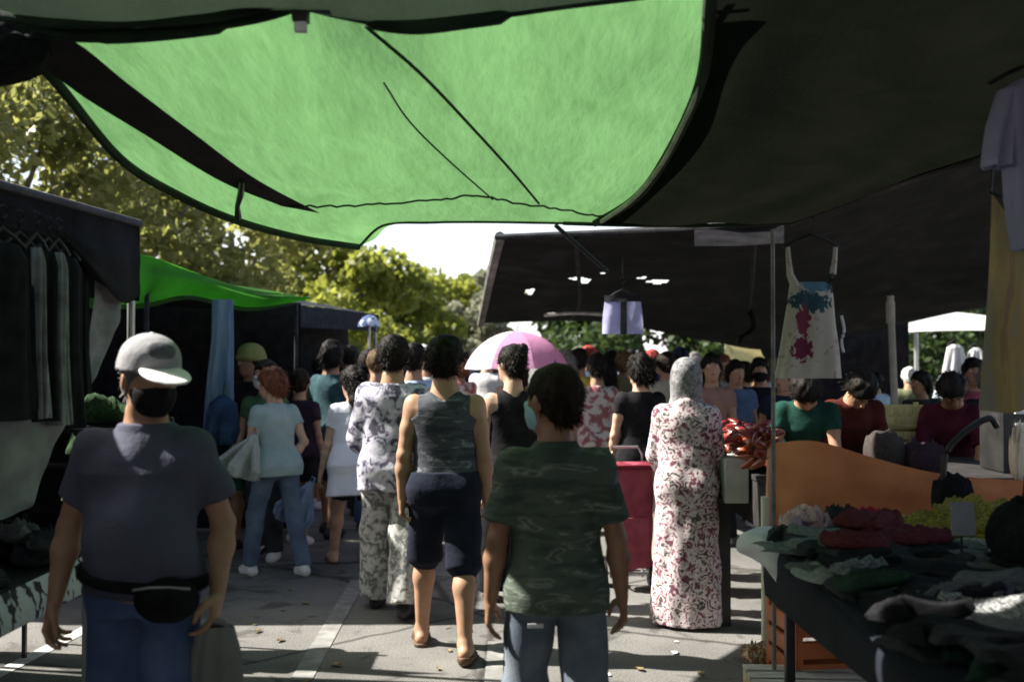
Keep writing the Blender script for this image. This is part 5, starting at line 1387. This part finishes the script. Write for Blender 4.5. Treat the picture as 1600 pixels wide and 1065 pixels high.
FLOR = mat('floral_gown', [(0, (.07, .03, .045)), (.41, (.16, .055, .085)), (.455, (.45, .32, .35)), (.50, (.66, .60, .60)), (.565, (.60, .5, .52)), (.595, (.10, .07, .065)), (.66, (.05, .055, .05)), (.70, (.5, .45, .45))], scale=25, detail=4, dist=.9, rough=.9, bump=.2, bscale=60)
SCARF = mat('grey_print_scarf', [(0, (.07, .07, .08)), (.42, (.12, .12, .13)), (.5, (.2, .195, .205)), (.6, (.27, .265, .275)), (.66, (.12, .12, .13))], scale=26, detail=4, rough=.9, bump=.3, bscale=70)
WHITE_T = cloth('white_dress_cloth', (.60, .62, .68), .1, 5)
NAVYS = cloth('navy_shorts', (.014, .017, .03), .35, 5)
SANDAL = mat('brown_leather', [(.05, .03, .02), (.09, .05, .03), (.12, .07, .045)], scale=8, rough=.6, bump=.1)
SHOE_W = mat('white_shoe', [(.55, .55, .56), (.65, .65, .66), (.7, .7, .7)], scale=8, rough=.5, bump=.05)
CAPM = cloth('pale_grey_cap', (.30, .30, .32), .14, 8); CAPB = cloth('white_cap_brim', (.80, .80, .80), .05, 8)
MASKB = cloth('black_mask', (.012, .012, .013), .3); MASKC = cloth('pale_blue_mask', (.32, .52, .55), .08)
AQUA = mat('aqua_tee', [(.16, .26, .24), (.26, .36, .36), (.36, .44, .47)], scale=3, rough=.9, bump=.25, bscale=50)

# --- man in the cap, front left
x, y = spot(226, 3.24)
A = Fig(1.735, bulk=.97, belly=.9, hs=1.05, lean=0, head=(38, 9), armR=(-10, 19, 8, 8), armL=(-16, 15, 30, 2), legL=(20, 4, 14, 0), legR=(-14, 4, -28, 8), h=.0075, curl=42)
A.place('man in a pale cap and black mask walking forward with a bum bag', SK_TAN, (x, y), R(180 + 4))
A.hair(HAIR_GREY, off=.012, tuft=.15); A.eyes(); A.mask(MASKB); cp_ = A.cap(CAPM, CAPB)
pm_ = A.mesh('cap_panel', [A.cran.infl(.0225), Ell(A.hp((0, .0, .075)), (.084, .10, .0565), A.Rh, k=.03)], .006, clips=[lambda X, Y, Z: np.hypot(((X - A.hc[0]) * A.Rh[0, 0] + (Y - A.hc[1]) * A.Rh[1, 0]) / .05, (Z - A.hc[2] - .085) / .032) - 1 + 9 * ((((X - A.hc[0]) * A.Rh[0, 1] + (Y - A.hc[1]) * A.Rh[1, 1])) < .02)])
if pm_: link('cap_panel', pm_, cloth('cap_panel_grey', (.13, .13, .15), .2), cp_)
A.shirt(TEE, off=.014, sleeve=.66, hem=-.035, loose=.4, soff=.02, wr=.005, seed=21, neck=.515)
A.trousers(JEAN, off=.012, upto=.10, loose=.03, seed=22); A.shoes(PLASTIC_BLACK)
A.wear('belt', [Loft([(-.05, *A.tk[1][1:]), (.12, *A.tk[2][1:])], A.O, A.Rt, off=.046)] + [p.infl(.03) for p in A.torso[1:]], BLACK_CLOTH, clips=[lambda X, Y, Z: np.abs(Z - A.O[2] - .02 - .12 * X) - .02])
q = A.world(A.T((-.12, .178, -.01)))
o = thing('waist_bag', 'black bum bag strapped across the capped man\'s waist', 'waist bag', q, A.o.rotation_euler.z)
lb_ = link('bag_pouch', mesh_np('bag_pouch', *[(v, f) for v, f in [implicit([Ell((0, -.01, -.015), (.10, .045, .07), k=.02), Ell((0, .02, -.02), (.075, .03, .05), k=.03)], .006, wrinkle=.0015, wfreq=2)]][0]), BLACK_CLOTH, o)
b = MB(); b.tube([(-.085, .045, .03), (-.03, .062, .04), (.03, .062, .04), (.085, .045, .03)], .004, 6); b.build('zip', STEEL, o)
g_ = A.world(A.grip[-1])
tote('grey canvas bag hanging from the capped man\'s hand', 'bag', g_ + Vector((.035, -.02, .02)), .19, .46, .07, cloth('grey_canvas', (.20, .20, .19), .15, 6), seed=4, handle=.015, name='canvas_bag')

# --- boy in camouflage tee, front centre
x, y = spot(868, 3.45)
G = Fig(1.60, bulk=.95, lean=1, head=(42, -2), armL=(-2, 12, 10, 6), armR=(-5, 13, 16, 7), legL=(12, 3, 6, 0), legR=(-8, 3, -16, 0), hs=1.16, h=.0075, curl=27)
G.place('boy in a dark green camouflage tee and jeans walking away nearest the viewer', SK_BROWN, (x, y), R(2))
G.hair(HAIR_BROWN, wr=.003, off=.010); G.mask(MASKC)
G.shirt(CAMO, off=.014, sleeve=.78, hem=-.10, loose=.8, soff=.02, wr=.003, seed=31, neck=.525)
G.trousers(JEAN_G, off=.014, upto=.03, loose=.03, seed=32); G.shoes(SHOE_W)
b = MB(); b.box(Vector(G.T((-.085, -.152, -.135))) * G.k, (.052, .004, .014), bev=.001); b.build('pocket_label', WHITE_CLOTH, G.o)

# --- man in tank top
x, y = spot(695, 5.45)
E = Fig(1.745, bulk=1.05, hs=1.13, lean=2, head=(-6, -3), armL=(-3, 10, 8, 3), armR=(2, 9, 14, 3), legL=(17, 4, 2, 0), legR=(-11, 3, -20, 12), h=.009, curl=45)
E.place('man in a streaked dark tank top and navy shorts walking away', SK_TAN, (x, y), R(0))
E.hair(HAIR_BLACK); E.tank(TANKM, hem=-.055, seed=41, cut=.142)
E.trousers(NAVYS, off=.02, upto=.07, length=.53, loose=.006, name='shorts', seed=42); E.sandals(SANDAL)
# --- person in pale blotched shirt
x, y = spot(614, 6.3)
Df = Fig(1.77, lean=2, head=(8, 0), armL=(6, 10, 30, -10), armR=(2, 8, 20, 2), legL=(10, 3, 4, 0), legR=(-10, 3, -18, 4), h=.010)
Df.place('person in a loose white and grey blotched shirt and matching trousers', SK_TAN, (x, y), R(-6))
Df.hair(HAIR_BLACK, 'short', off=.022, wr=.0025); Df.shirt(PATW, off=.02, sleeve=1.0, sleeve2=.25, hem=-.16, loose=1, soff=.03, wr=.004, seed=51, name='loose_shirt')
Df.trousers(PATT, off=.018, loose=.05, seed=52); Df.shoes(PLASTIC_BLACK)
# --- woman in white dress
x, y = spot(556, 7.55)
Cw = Fig(1.62, fem=True, lean=9, head=(20, 6), armL=(8, 14, 18, 12), armR=(12, 6, 46, -4), legL=(28, 3, 16, 0), legR=(-18, 3, -40, 20), h=.010)
Cw.place('dark haired woman striding in a short white dress', SK_LIGHT, (x, y), R(20))
Cw.hair(HAIR_BLACK, 'long'); Cw.shirt(WHITE_T, off=.02, sleeve=.5, hem=-.26, loose=.6, soff=.02, wr=.004, seed=61, name='dress', flare=.12)
Cw.trousers(BLACK_CLOTH, off=.016, upto=-.05, length=.34, name='shorts', seed=62); Cw.sandals(SANDAL)
g_ = Cw.world(Cw.grip[-1])
tote('pale blue plastic bag held by the woman in white', 'bag', g_ + Vector((-.06, -.03, .04)), .30, .36, .09, cloth('blue_white_plastic', (.30, .40, .62), .2, 6, trans=(.3, .4, .6), tw=.3), seed=8, handle=.09, tilt=R(24), plastic=True)
# --- red-haired woman in aqua tee
x, y = spot(432, 7.35)
Bw = Fig(1.565, fem=True, bulk=1.03, lean=6, head=(35, 4), armL=(8, 12, 40, -6), armR=(-10, 16, 22, -34), legL=(14, 6, 4, 0), legR=(-8, 6, -16, 4), h=.010)
Bw.place('red haired woman in a pale aqua tee and blue jeans standing with her back turned', SK_LIGHT, (x, y), R(38))
Bw.hair(HAIR_RED, 'bob'); Bw.shirt(AQUA, off=.014, sleeve=.45, hem=-.10, loose=.4, soff=.016, wr=.003, seed=71)
Bw.trousers(JEAN_L, off=.010, loose=.008, seed=72); Bw.shoes(SHOE_W)
g_ = Bw.world(Bw.grip[-1])
tote('white plastic bag held out by the red haired woman', 'bag', at(400, 676, 7.2), .32, .34, .10, cloth('milky_plastic', (.46, .52, .50), .1, 6, trans=(.4, .46, .44), tw=.3), seed=9, handle=.05, tilt=R(18), name='plastic_bag', plastic=True)
# --- masked woman facing her
x, y = spot(414, 7.95)
m1 = Fig(1.60, fem=True, head=(-14, -4), h=.012, armL=(20, 8, 60, 0), armR=(14, 8, 50, 0))
m1.place('woman in a white face mask facing the red haired woman', SK_TAN, (x, y), R(170)); m1.hair(HAIR_BROWN, 'long'); m1.mask(WHITE_CLOTH); m1.eyes()
m1.shirt(cloth('green_top', (.06, .12, .06), .3), sleeve=.5, seed=81); m1.trousers(CHAR_CLOTH, seed=82); m1.shoes(SHOE_W)
# --- person in olive bucket hat
x, y = spot(392, 8.25)
m2 = Fig(1.72, head=(-10, 0), h=.012, legL=(0, 5, -2, 0), legR=(4, 5, 0, 0), armR=(10, 12, 60, -10), armL=(6, 12, 40, -6))
m2.place('person in an olive hat and green shorts in the shade of the green awning', SK_BROWN, (x, y), R(150))
m2.hair(HAIR_BLACK); m2.shirt(BLACK_CLOTH, off=.018, sleeve=.6, hem=-.1, loose=.8, seed=91); m2.trousers(cloth('deep_green_shorts', (.02, .08, .05), .4), off=.02, length=.48, loose=.03, name='shorts', seed=92); m2.shoes(PLASTIC_BLACK)
OLV = cloth('olive_hat', (.20, .21, .07), .15, 8)
m2.wear('hat', [m2.cran.infl(.028), Ell(m2.hp((0, 0, .03)), (.112, .128, .03), m2.Rh, k=.03), Ell(m2.hp((0, 0, .08)), (.09, .105, .06), m2.Rh, k=.03)], OLV, clips=[lambda X, Y, Z: m2.hc[2] + .0 - Z])
# --- teal shirt, dark hair (behind white dress)
x, y = spot(520, 9.0)
m3 = Fig(1.78, head=(20, 0), h=.012); m3.place('tall dark haired person in a dark teal shirt behind the woman in white', SK_TAN, (x, y), R(-30)); m3.hair(HAIR_BLACK, 'bob')
m3.shirt(cloth('teal_shirt', (.04, .085, .10), .3), sleeve=.6, hem=-.1, loose=.8, seed=101); m3.trousers(CHAR_CLOTH, seed=102, length=.5, name='shorts'); m3.shoes(PLASTIC_BLACK)
x, y = spot(470, 8.6)
m4 = Fig(1.52, fem=True, head=(10, 0), h=.012, legL=(10, 3, 0, 0), legR=(-8, 3, -16, 4)); m4.place('person in a dark plum top close behind the red haired woman', SK_TAN, (x, y), R(-15)); m4.hair(HAIR_BROWN)
m4.shirt(cloth('plum_top', (.03, .018, .03), .3), sleeve=.5, seed=111); m4.trousers(BLACK_CLOTH, length=.36, loose=.02, name='shorts', seed=112); m4.shoes(SHOE_W)
# --- woman with bun in black top
x, y = spot(802, 6.5)
Fw = Fig(1.72, fem=True, lean=1, head=(38, 2), armL=(2, 8, 10, 2), armR=(2, 8, 12, 2), legL=(12, 3, 4, 0), legR=(-10, 3, -18, 6), h=.010)
Fw.place('woman with a dark hair bun in a black sleeveless top before the pink parasol', SK_LIGHT, (x, y), R(6))
Fw.hair(HAIR_BLACK, 'bun', off=.012); Fw.tank(BLACK_CLOTH, seed=121, name='sleeveless_top'); Fw.trousers(BLACK_CLOTH, loose=.05, seed=122); Fw.sandals(SANDAL)
# --- woman in floral gown and scarf
x, y = spot(1072, 6.0)
H = Fig(1.615, fem=True, bulk=1.08, lean=3, head=(-6, 6), armL=(18, 8, 52, -14), armR=(14, 8, 50, -12), legL=(3, 3, 0, 0), legR=(-2, 3, -2, 0), h=.009)
H.place('woman in a long pink and white floral gown and grey headscarf', SK_LIGHT, (x, y), R(-8))
hz = -H.O[2]
GK = [(hz + .02, .235, .20, -.01), (hz + .2, .225, .185, -.012), (hz + .5, .208, .165, -.012), (-.02, .198, .145, -.016), (.1, .185, .128, -.008), (.25, .178, .120, .002), (.36, .178, .118, .0), (.43, .168, .1, -.012), (.49, .125, .075, -.02), (.53, .075, .066, -.024), (.56, .05, .05, -.02)]
gp = [Loft(GK, H.O, np.eye(3), k=.03, fold=.03, nf=9, ph=1.0, z0=.0)]
for sd in (-1, 1):
    a, e, wr_, wv = H.arm[sd]
    gp += [H.delt[sd].infl(.014), Cone(a, e, .066, .062, k=.03), Cone(e, e + wv * .2, .06, .056, k=.03, cut=(e + wv * .2, wv))]
H.wear('gown', gp + [p.infl(.03) for p in H.butt], FLOR, wrinkle=.003, seed=131)
cz = H.hc
H.wear('headscarf', [H.cran.infl(.022), Ell(H.hp((0, -.01, -.04)), (.088, .095, .11), H.Rh, k=.04), Loft([(-.26, .11, .10, 0), (-.2, .12, .10, 0), (-.13, .10, .09, 0), (-.06, .085, .085, 0)], H.hc + A3((0, -.03, .02)), k=.05)], SCARF, clips=[lambda X, Y, Z: .062 - np.hypot(X - cz[0], (Z - cz[2] + .01) * .8) + 0 * Y if False else np.where(Y - cz[1] > .055, .06 - np.hypot(X - cz[0], (Z - cz[2]) * .75), -1)], wrinkle=.003, seed=132)
H.shoes(PLASTIC_BLACK)
# --- woman in black top with trolley
x, y = spot(1000, 7.4)
Iw = Fig(1.66, fem=True, head=(15, 4), armL=(2, 12, 22, -4), armR=(2, 8, 14, 2), legL=(8, 3, 2, 0), legR=(-6, 3, -12, 2), h=.010)
Iw.place('dark haired woman in a black short sleeved top pulling a red shopping trolley', SK_LIGHT, (x, y), R(10))
Iw.hair(HAIR_BLACK, 'bob'); Iw.shirt(BLACK_CLOTH, sleeve=.4, hem=-.08, loose=.4, seed=141); Iw.trousers(cloth('pale_trousers', (.42, .38, .32), .1), loose=.03, seed=142); Iw.shoes(PLASTIC_BLACK)
o = thing('shopping_trolley', 'red quilted shopping trolley bag on two wheels beside the floral gown', 'shopping trolley', (spot(984, 6.9)[0], 6.9, 0), R(4))
o.scale = (.86, .9, .96)
TR = cloth('crimson_fabric', (.27, .06, .085), .3, 7)
r_ = implicit([Loft([(.16, .15, .11, 0), (.2, .17, .13, 0), (.45, .175, .135, 0), (.7, .18, .135, 0), (.86, .175, .13, 0), (.9, .15, .1, 0)], n=3.5)], .009, wrinkle=.004, seed=5)
link('trolley_bag', mesh_np('trolley_bag', *r_), TR, o)
b = MB(); b.box((0, -.142, .42), (.24, .025, .22), bev=.012); b.build('front_pocket', TR, o)
b = MB(); b.box((0, -.005, .885), (.37, .28, .03), bev=.014); b.build('top_flap', cloth('dark_crimson', (.16, .02, .035), .2), o)
b = MB(); b.tube([(-.13, .15, .05), (-.13, .16, .95), (-.1, .18, 1.0), (.1, .18, 1.0), (.13, .16, .95), (.13, .15, .05)], .010, 8); b.tube([(-.13, .15, .09), (-.1, -.1, .12), (.1, -.1, .12), (.13, .15, .09)], .010, 8); b.build('trolley_frame', STEEL, o)
for sx in (-.19, .19):
    b = MB(); b.tube([(sx - .018, .12, .09), (sx + .018, .12, .09)], .09, 20); b.build('wheel', RUBBER, o)
b = MB(); b.tube([(-.2, .12, .09), (.2, .12, .09)], .008, 8); b.build('axle', STEEL, o)
# --- parasol and its holder
x, y = spot(812, 9.2)
J = Fig(1.62, fem=True, head=(0, 0), armR=(30, 10, 110, -6), h=.013); J.place('person under the pink parasol', SK_LIGHT, (x, y), R(0)); J.hair(HAIR_BROWN, 'long')
J.shirt(cloth('pink_blouse', (.5, .2, .25), .2), seed=151); J.trousers(JEAN_L, seed=152); J.shoes(PLASTIC_BLACK)
PK = cloth('pink_parasol_cloth', (.74, .36, .60), .08, 4, trans=(.7, .32, .56), tw=.45); PK_SUN = cloth('sun_whitened_cloth', (.82, .78, .80), .05, 4, trans=(.75, .66, .72), tw=.45)
g_ = J.world(J.grip[1])
o = thing('parasol', 'pink parasol with panels whitened for sun glare held up above the crowd', 'parasol', (spot(808, 9.2)[0], 9.18, g_.z))
apex = at(805, 517, 9.18).z - g_.z
N = 8; rad = .50
def dome(a, t): 
    r_ = rad * math.sin(t * 1.18) / math.sin(1.18); z = apex - .34 * (1 - math.cos(t * 1.18)) / (1 - math.cos(1.18))
    return r_, z
for k in range(N):
    V = []; F = []; nu, nv = 9, 9
    for j in range(nv + 1):
        for i in range(nu + 1):
            a = (k + i / nu) * 2 * math.pi / N + .3; t_ = j / nv
            r_, z = dome(a, t_); sc = 1 - .05 * math.sin(math.pi * i / nu) * t_; V.append((r_ * sc * math.cos(a), r_ * sc * math.sin(a), z - .012 * math.sin(math.pi * i / nu) * t_))
    for j in range(nv):
        for i in range(nu): q = j * (nu + 1) + i; F.append((q, q + 1, q + nu + 2, q + nu + 1))
    am = (k + .5) * 2 * math.pi / N + .3
    link('panel', mesh_np('panel', V, F), PK_SUN if math.cos(am) < -.1 else PK, o)  # panels towards the sun coloured white for its glare
    b = MB(); b.tube([Vector((dome(am, t_)[0] * math.cos(am - math.pi / N), dome(am, t_)[0] * math.sin(am - math.pi / N), dome(am, t_)[1] - .006)) for t_ in [i / 8 for i in range(9)]], .003, 5); b.build('rib', STEEL, o)
b = MB(); b.tube([(0, 0, -.14), (0, 0, apex + .05)], .007, 8); b.build('shaft', STEEL, o)
b = MB(); b.tube([(0, 0, -.14), (0, 0, -.02)], .014, 10); b.build('handle', PLASTIC_BLACK, o)

# --- the crowd farther along and the vendors
def crowd(px, d, H_, rz, top, low, hair=HAIR_BLACK, style='short', fem=False, sk=SK_TAN, label='', sleeve=.5, length=1.0, h=.015, lean=0, arms=None, mask=None, hem=-.08, hd=(0, 0), zoff=0, seed=1, group=None):
    a = arms or ((6, 8, 16, 3), (2, 8, 12, 3))
    f = Fig(H_, fem=fem, lean=lean, head=hd, armL=a[0], armR=a[1], legL=(9, 3, 2, 0), legR=(-8, 3, -14, 3), h=h)
    f.place(label, sk, spot(px, d), R(rz), group=group)
    f.hair(hair, style)
    if sleeve > 0: f.shirt(top, sleeve=sleeve, hem=hem, loose=.6, seed=seed)
    else: f.tank(top, seed=seed)
    f.trousers(low, length=length, loose=.03 if length > .6 else .02, seed=seed + 1, name='trousers' if length > .6 else 'shorts')
    f.shoes(PLASTIC_BLACK if seed % 2 else SHOE_W)
    if mask: f.mask(mask)
    if 90 < rz < 270: f.face()
    return f
LB = cloth('light_blue_shirt', (.34, .44, .58), .12); NV = cloth('navy_cloth', (.02, .025, .05), .3); FLW = mat('pink_flower_top', [(0, (.2, .04, .05)), (.45, (.3, .12, .12)), (.5, (.5, .45, .42)), (.6, (.55, .5, .46))], scale=16, detail=3, rough=.9)
WT = cloth('white_tee', (.62, .62, .62), .1); GT = cloth('khaki_tee', (.16, .17, .10), .2); BG_ = cloth('burgundy_cloth', (.06, .010, .02), .3); YT = cloth('yellow_tee', (.5, .42, .08), .15); PT = cloth('peach_top', (.30, .17, .135), .15); TQ = cloth('deep_green_apron', (.012, .05, .038), .3); MRN = cloth('maroon_sleeve', (.07, .016, .012), .3); BT = cloth('denim_shirt', (.09, .14, .24), .2)
crowd(648, 8.2, 1.74, -12, LB, NV, label='person in a light blue shirt seen between the blotched shirt and the tank top', seed=1)
crowd(668, 10.2, 1.72, 0, WT, NV, label='dark haired person in white beyond the light blue shirt', seed=2)
crowd(575, 10.0, 1.70, 10, GT, CHAR_CLOTH, style='bob', label='person in khaki beyond the woman in white', seed=3)
crowd(548, 11.5, 1.76, -10, BT, NV, label='person in a denim shirt by the third left stall', seed=4, hd=(20, 0))
crowd(605, 13.0, 1.72, 0, WT, JEAN, label='person in white far down the lane beyond the khaki top', seed=5, h=.018)
crowd(700, 13.5, 1.70, 0, PT, NV, fem=True, style='long', label='long haired person in peach far down the lane', seed=6, h=.018)
crowd(745, 15, 1.76, 5, NV, CHAR_CLOTH, label='person in navy far down the lane left of the parasol', seed=7, h=.018)
crowd(640, 17, 1.72, 0, GT, NV, label='person in khaki very far down the middle of the lane', seed=8, h=.02)
crowd(932, 9.0, 1.66, 6, FLW, NV, fem=True, style='lowbun', length=.3, label='woman in a pink flowered top and navy shorts beyond the boy', seed=9)
crowd(905, 10.5, 1.72, -10, YT, BLACK_CLOTH, label='person in a yellow tee behind the woman in the flowered top', seed=10)
crowd(955, 11.5, 1.70, 20, WT, JEAN, label='person in white below the lavender shorts', seed=11, hd=(20, 0))
crowd(870, 12.5, 1.68, 0, BLACK_CLOTH, NV, fem=True, style='bob', label='person in black to the right of the parasol', seed=12)
crowd(985, 13.5, 1.73, 0, LB, NV, label='person in light blue farther off behind the woman with the trolley', seed=13, h=.018)
crowd(1040, 10.0, 1.68, 30, cloth('cream_top', (.5, .46, .36), .1), CHAR_CLOTH, hair=HAIR_BROWN, label='brown haired person in cream just left of the headscarf', seed=14)
crowd(1112, 8.6, 1.66, 175, PT, BLACK_CLOTH, fem=True, style='long', label='vendor in a peach top facing out beside the headscarf', seed=15, arms=((20, 8, 60, 0), (16, 8, 55, 0)))
crowd(1150, 9.5, 1.60, 190, BT, NV, style='bob', label='person in a denim shirt behind the peppers', seed=16)
crowd(1187, 9.6, 1.62, 170, BLACK_CLOTH, NV, style='bob', label='dark haired vendor in black before the pale yellow sheet', seed=17, mask=MASKB)
crowd(1262, 7.0, 1.68, 160, TQ, BLACK_CLOTH, style='bob', lean=34, label='stooping vendor in a deep green top under the hanging dress', seed=18, arms=((50, 8, 70, 0), (45, 8, 60, 0)), hd=(10, 34), h=.011)
crowd(1312, 7.05, 1.68, 185, MRN, BLACK_CLOTH, hair=HAIR_BLACK, style='bob', lean=32, label='stooping vendor in maroon sleeves right of the hanging dress', seed=19, sleeve=.95, arms=((40, 8, 60, 0), (45, 8, 60, 0)), hd=(-5, 34), h=.011)
crowd(1492, 7.0, 1.62, 150, BG_, BLACK_CLOTH, sk=SK_BROWN, style='bob', lean=26, label='vendor in burgundy bending over the counter beside the yellow cloth', seed=20, sleeve=.9, arms=((50, 8, 70, 0), (45, 8, 65, 0)), hd=(16, 30), h=.011)
crowd(1521, 8.4, 1.62, 165, cloth('rose_top', (.22, .05, .07), .2), BLACK_CLOTH, sk=SK_BROWN, label='vendor in a rose top standing below the pale hanging clothes', seed=21)
crowd(1366, 11.5, 1.45, 20, LB, NV, label='person in light blue beyond the thick pale pole', seed=22)
crowd(1420, 12.0, 1.50, 0, GT, NV, hair=cloth('white_hat', (.6, .6, .58), .08), label='pale capped person in khaki behind the yellow crates', seed=23)
crowd(1345, 13.0, 1.5, 0, NV, NV, label='person in navy under the dark curtain left of the thick pale pole', seed=24)

HAIR_LIGHT = mat('hair_light_brown', [(.05, .03, .015), (.10, .065, .03), (.19, .13, .07)], scale=30, stretch=(1, 1, .25), rough=.6, bump=.8, bscale=70, spec=.12)
# a denser, livelier crowd far down the lane
rr = random.Random(44)
extra = [
 (500, 10.6, 1.68, -25, GT, NV, 'bob', True, 'short haired woman in khaki between the teal shirt and the third left stall'),
 (590, 9.2, 1.70, 15, NV, JEAN, 'short', False, 'person in navy close behind the blotched shirt'),
 (528, 13.5, 1.70, 0, FLW, NV, 'pony', True, 'woman with a ponytail in a flowered top far down by the left stalls'),
 (625, 14.5, 1.66, 20, YT, NV, 'long', True, 'woman in yellow far down the lane left of the tank top'),
 (660, 13.0, 1.78, -8, NV, CHAR_CLOTH, 'short', False, 'tall person in navy beyond the light blue shirt'),
 (718, 11.0, 1.64, 10, FLW, JEAN, 'bob', True, 'woman in a flowered top left below the parasol'),
 (760, 12.5, 1.72, -20, WT, NV, 'short', False, 'person in white beyond the left rim of the parasol'),
 (690, 18.5, 1.72, 0, LB, NV, 'short', False, 'person in light blue at the very far end of the lane'),
 (590, 18.0, 1.70, 0, PT, NV, 'bob', True, 'person in peach at the very far end of the lane'),
 (725, 19.0, 1.74, 12, GT, NV, 'short', False, 'person in khaki at the very far end by the dark awning'),
 (880, 9.8, 1.70, 20, WT, JEAN, 'pony', True, 'woman with a ponytail in white just beyond the boy'),
 (918, 12.0, 1.76, -15, BT, NV, 'short', False, 'tall person in a denim shirt beyond the yellow tee'),
 (948, 10.2, 1.62, 40, PT, CHAR_CLOTH, 'long', True, 'long haired woman in peach beside the flowered top'),
 (975, 10.8, 1.70, -30, GT, NV, 'bob', True, 'person in khaki behind the woman with the trolley'),
 (1022, 12.6, 1.72, 12, NV, NV, 'short', False, 'person in navy far behind the headscarf'),
 (1062, 11.8, 1.74, 30, WT, NV, 'short', False, 'tall person in white far behind the headscarf'),
 (1085, 13.4, 1.70, -10, GT, NV, 'bob', True, 'person in khaki far behind the peach vendor'),
 (1130, 11.4, 1.66, 160, FLW, NV, 'long', True, 'woman in a flowered top facing out left of the pale yellow sheet'),
 (1165, 10.6, 1.58, 20, YT, NV, 'bob', True, 'short person in yellow behind the peppers'),
 (1205, 10.8, 1.64, 185, WT, NV, 'bob', True, 'person in white facing out behind the hanging dress'),
 (1225, 8.8, 1.56, 170, NV, NV, 'short', False, 'vendor in navy in the shade behind the hanging dress'),
 (1440, 9.2, 1.50, 150, CHAR_CLOTH, NV, 'bob', True, 'vendor in charcoal behind the yellow crates'),
 (1545, 7.4, 1.60, 170, BLACK_CLOTH, NV, 'bob', True, 'vendor in black beside the yellow hanging cloth')]
for i, (px, d, H_, rz, top_, low_, st_, fm, lb) in enumerate(extra):
    a_ = ((rr.uniform(-15, 25), rr.uniform(5, 14), rr.uniform(0, 70), rr.uniform(-10, 6)), (rr.uniform(-15, 25), rr.uniform(5, 14), rr.uniform(0, 60), rr.uniform(-10, 6)))
    f_ = crowd(px, d, H_, rz, top_, low_, hair=[HAIR_BLACK, HAIR_LIGHT, HAIR_BROWN, HAIR_BLACK, HAIR_GREY, HAIR_RED][i % 6], style=st_, fem=fm, sk=rr.choice([SK_TAN, SK_LIGHT, SK_BROWN]), label=lb, sleeve=rr.choice([.4, .55, .7]),
          length=rr.choice([1, 1, .45]) if 'vendor' not in lb else 1, h=.016, arms=a_, lean=rr.uniform(-1, 6), hd=(rr.uniform(-40, 40), rr.uniform(-4, 10)), seed=200 + 3 * i)
    if lb.startswith(('tall person', 'person in light blue at', 'person in navy far')): f_.cap([cloth('cap_navy', (.03, .04, .09), .2), cloth('cap_white', (.6, .6, .6), .08), cloth('cap_red', (.3, .04, .04), .2)][i % 3])
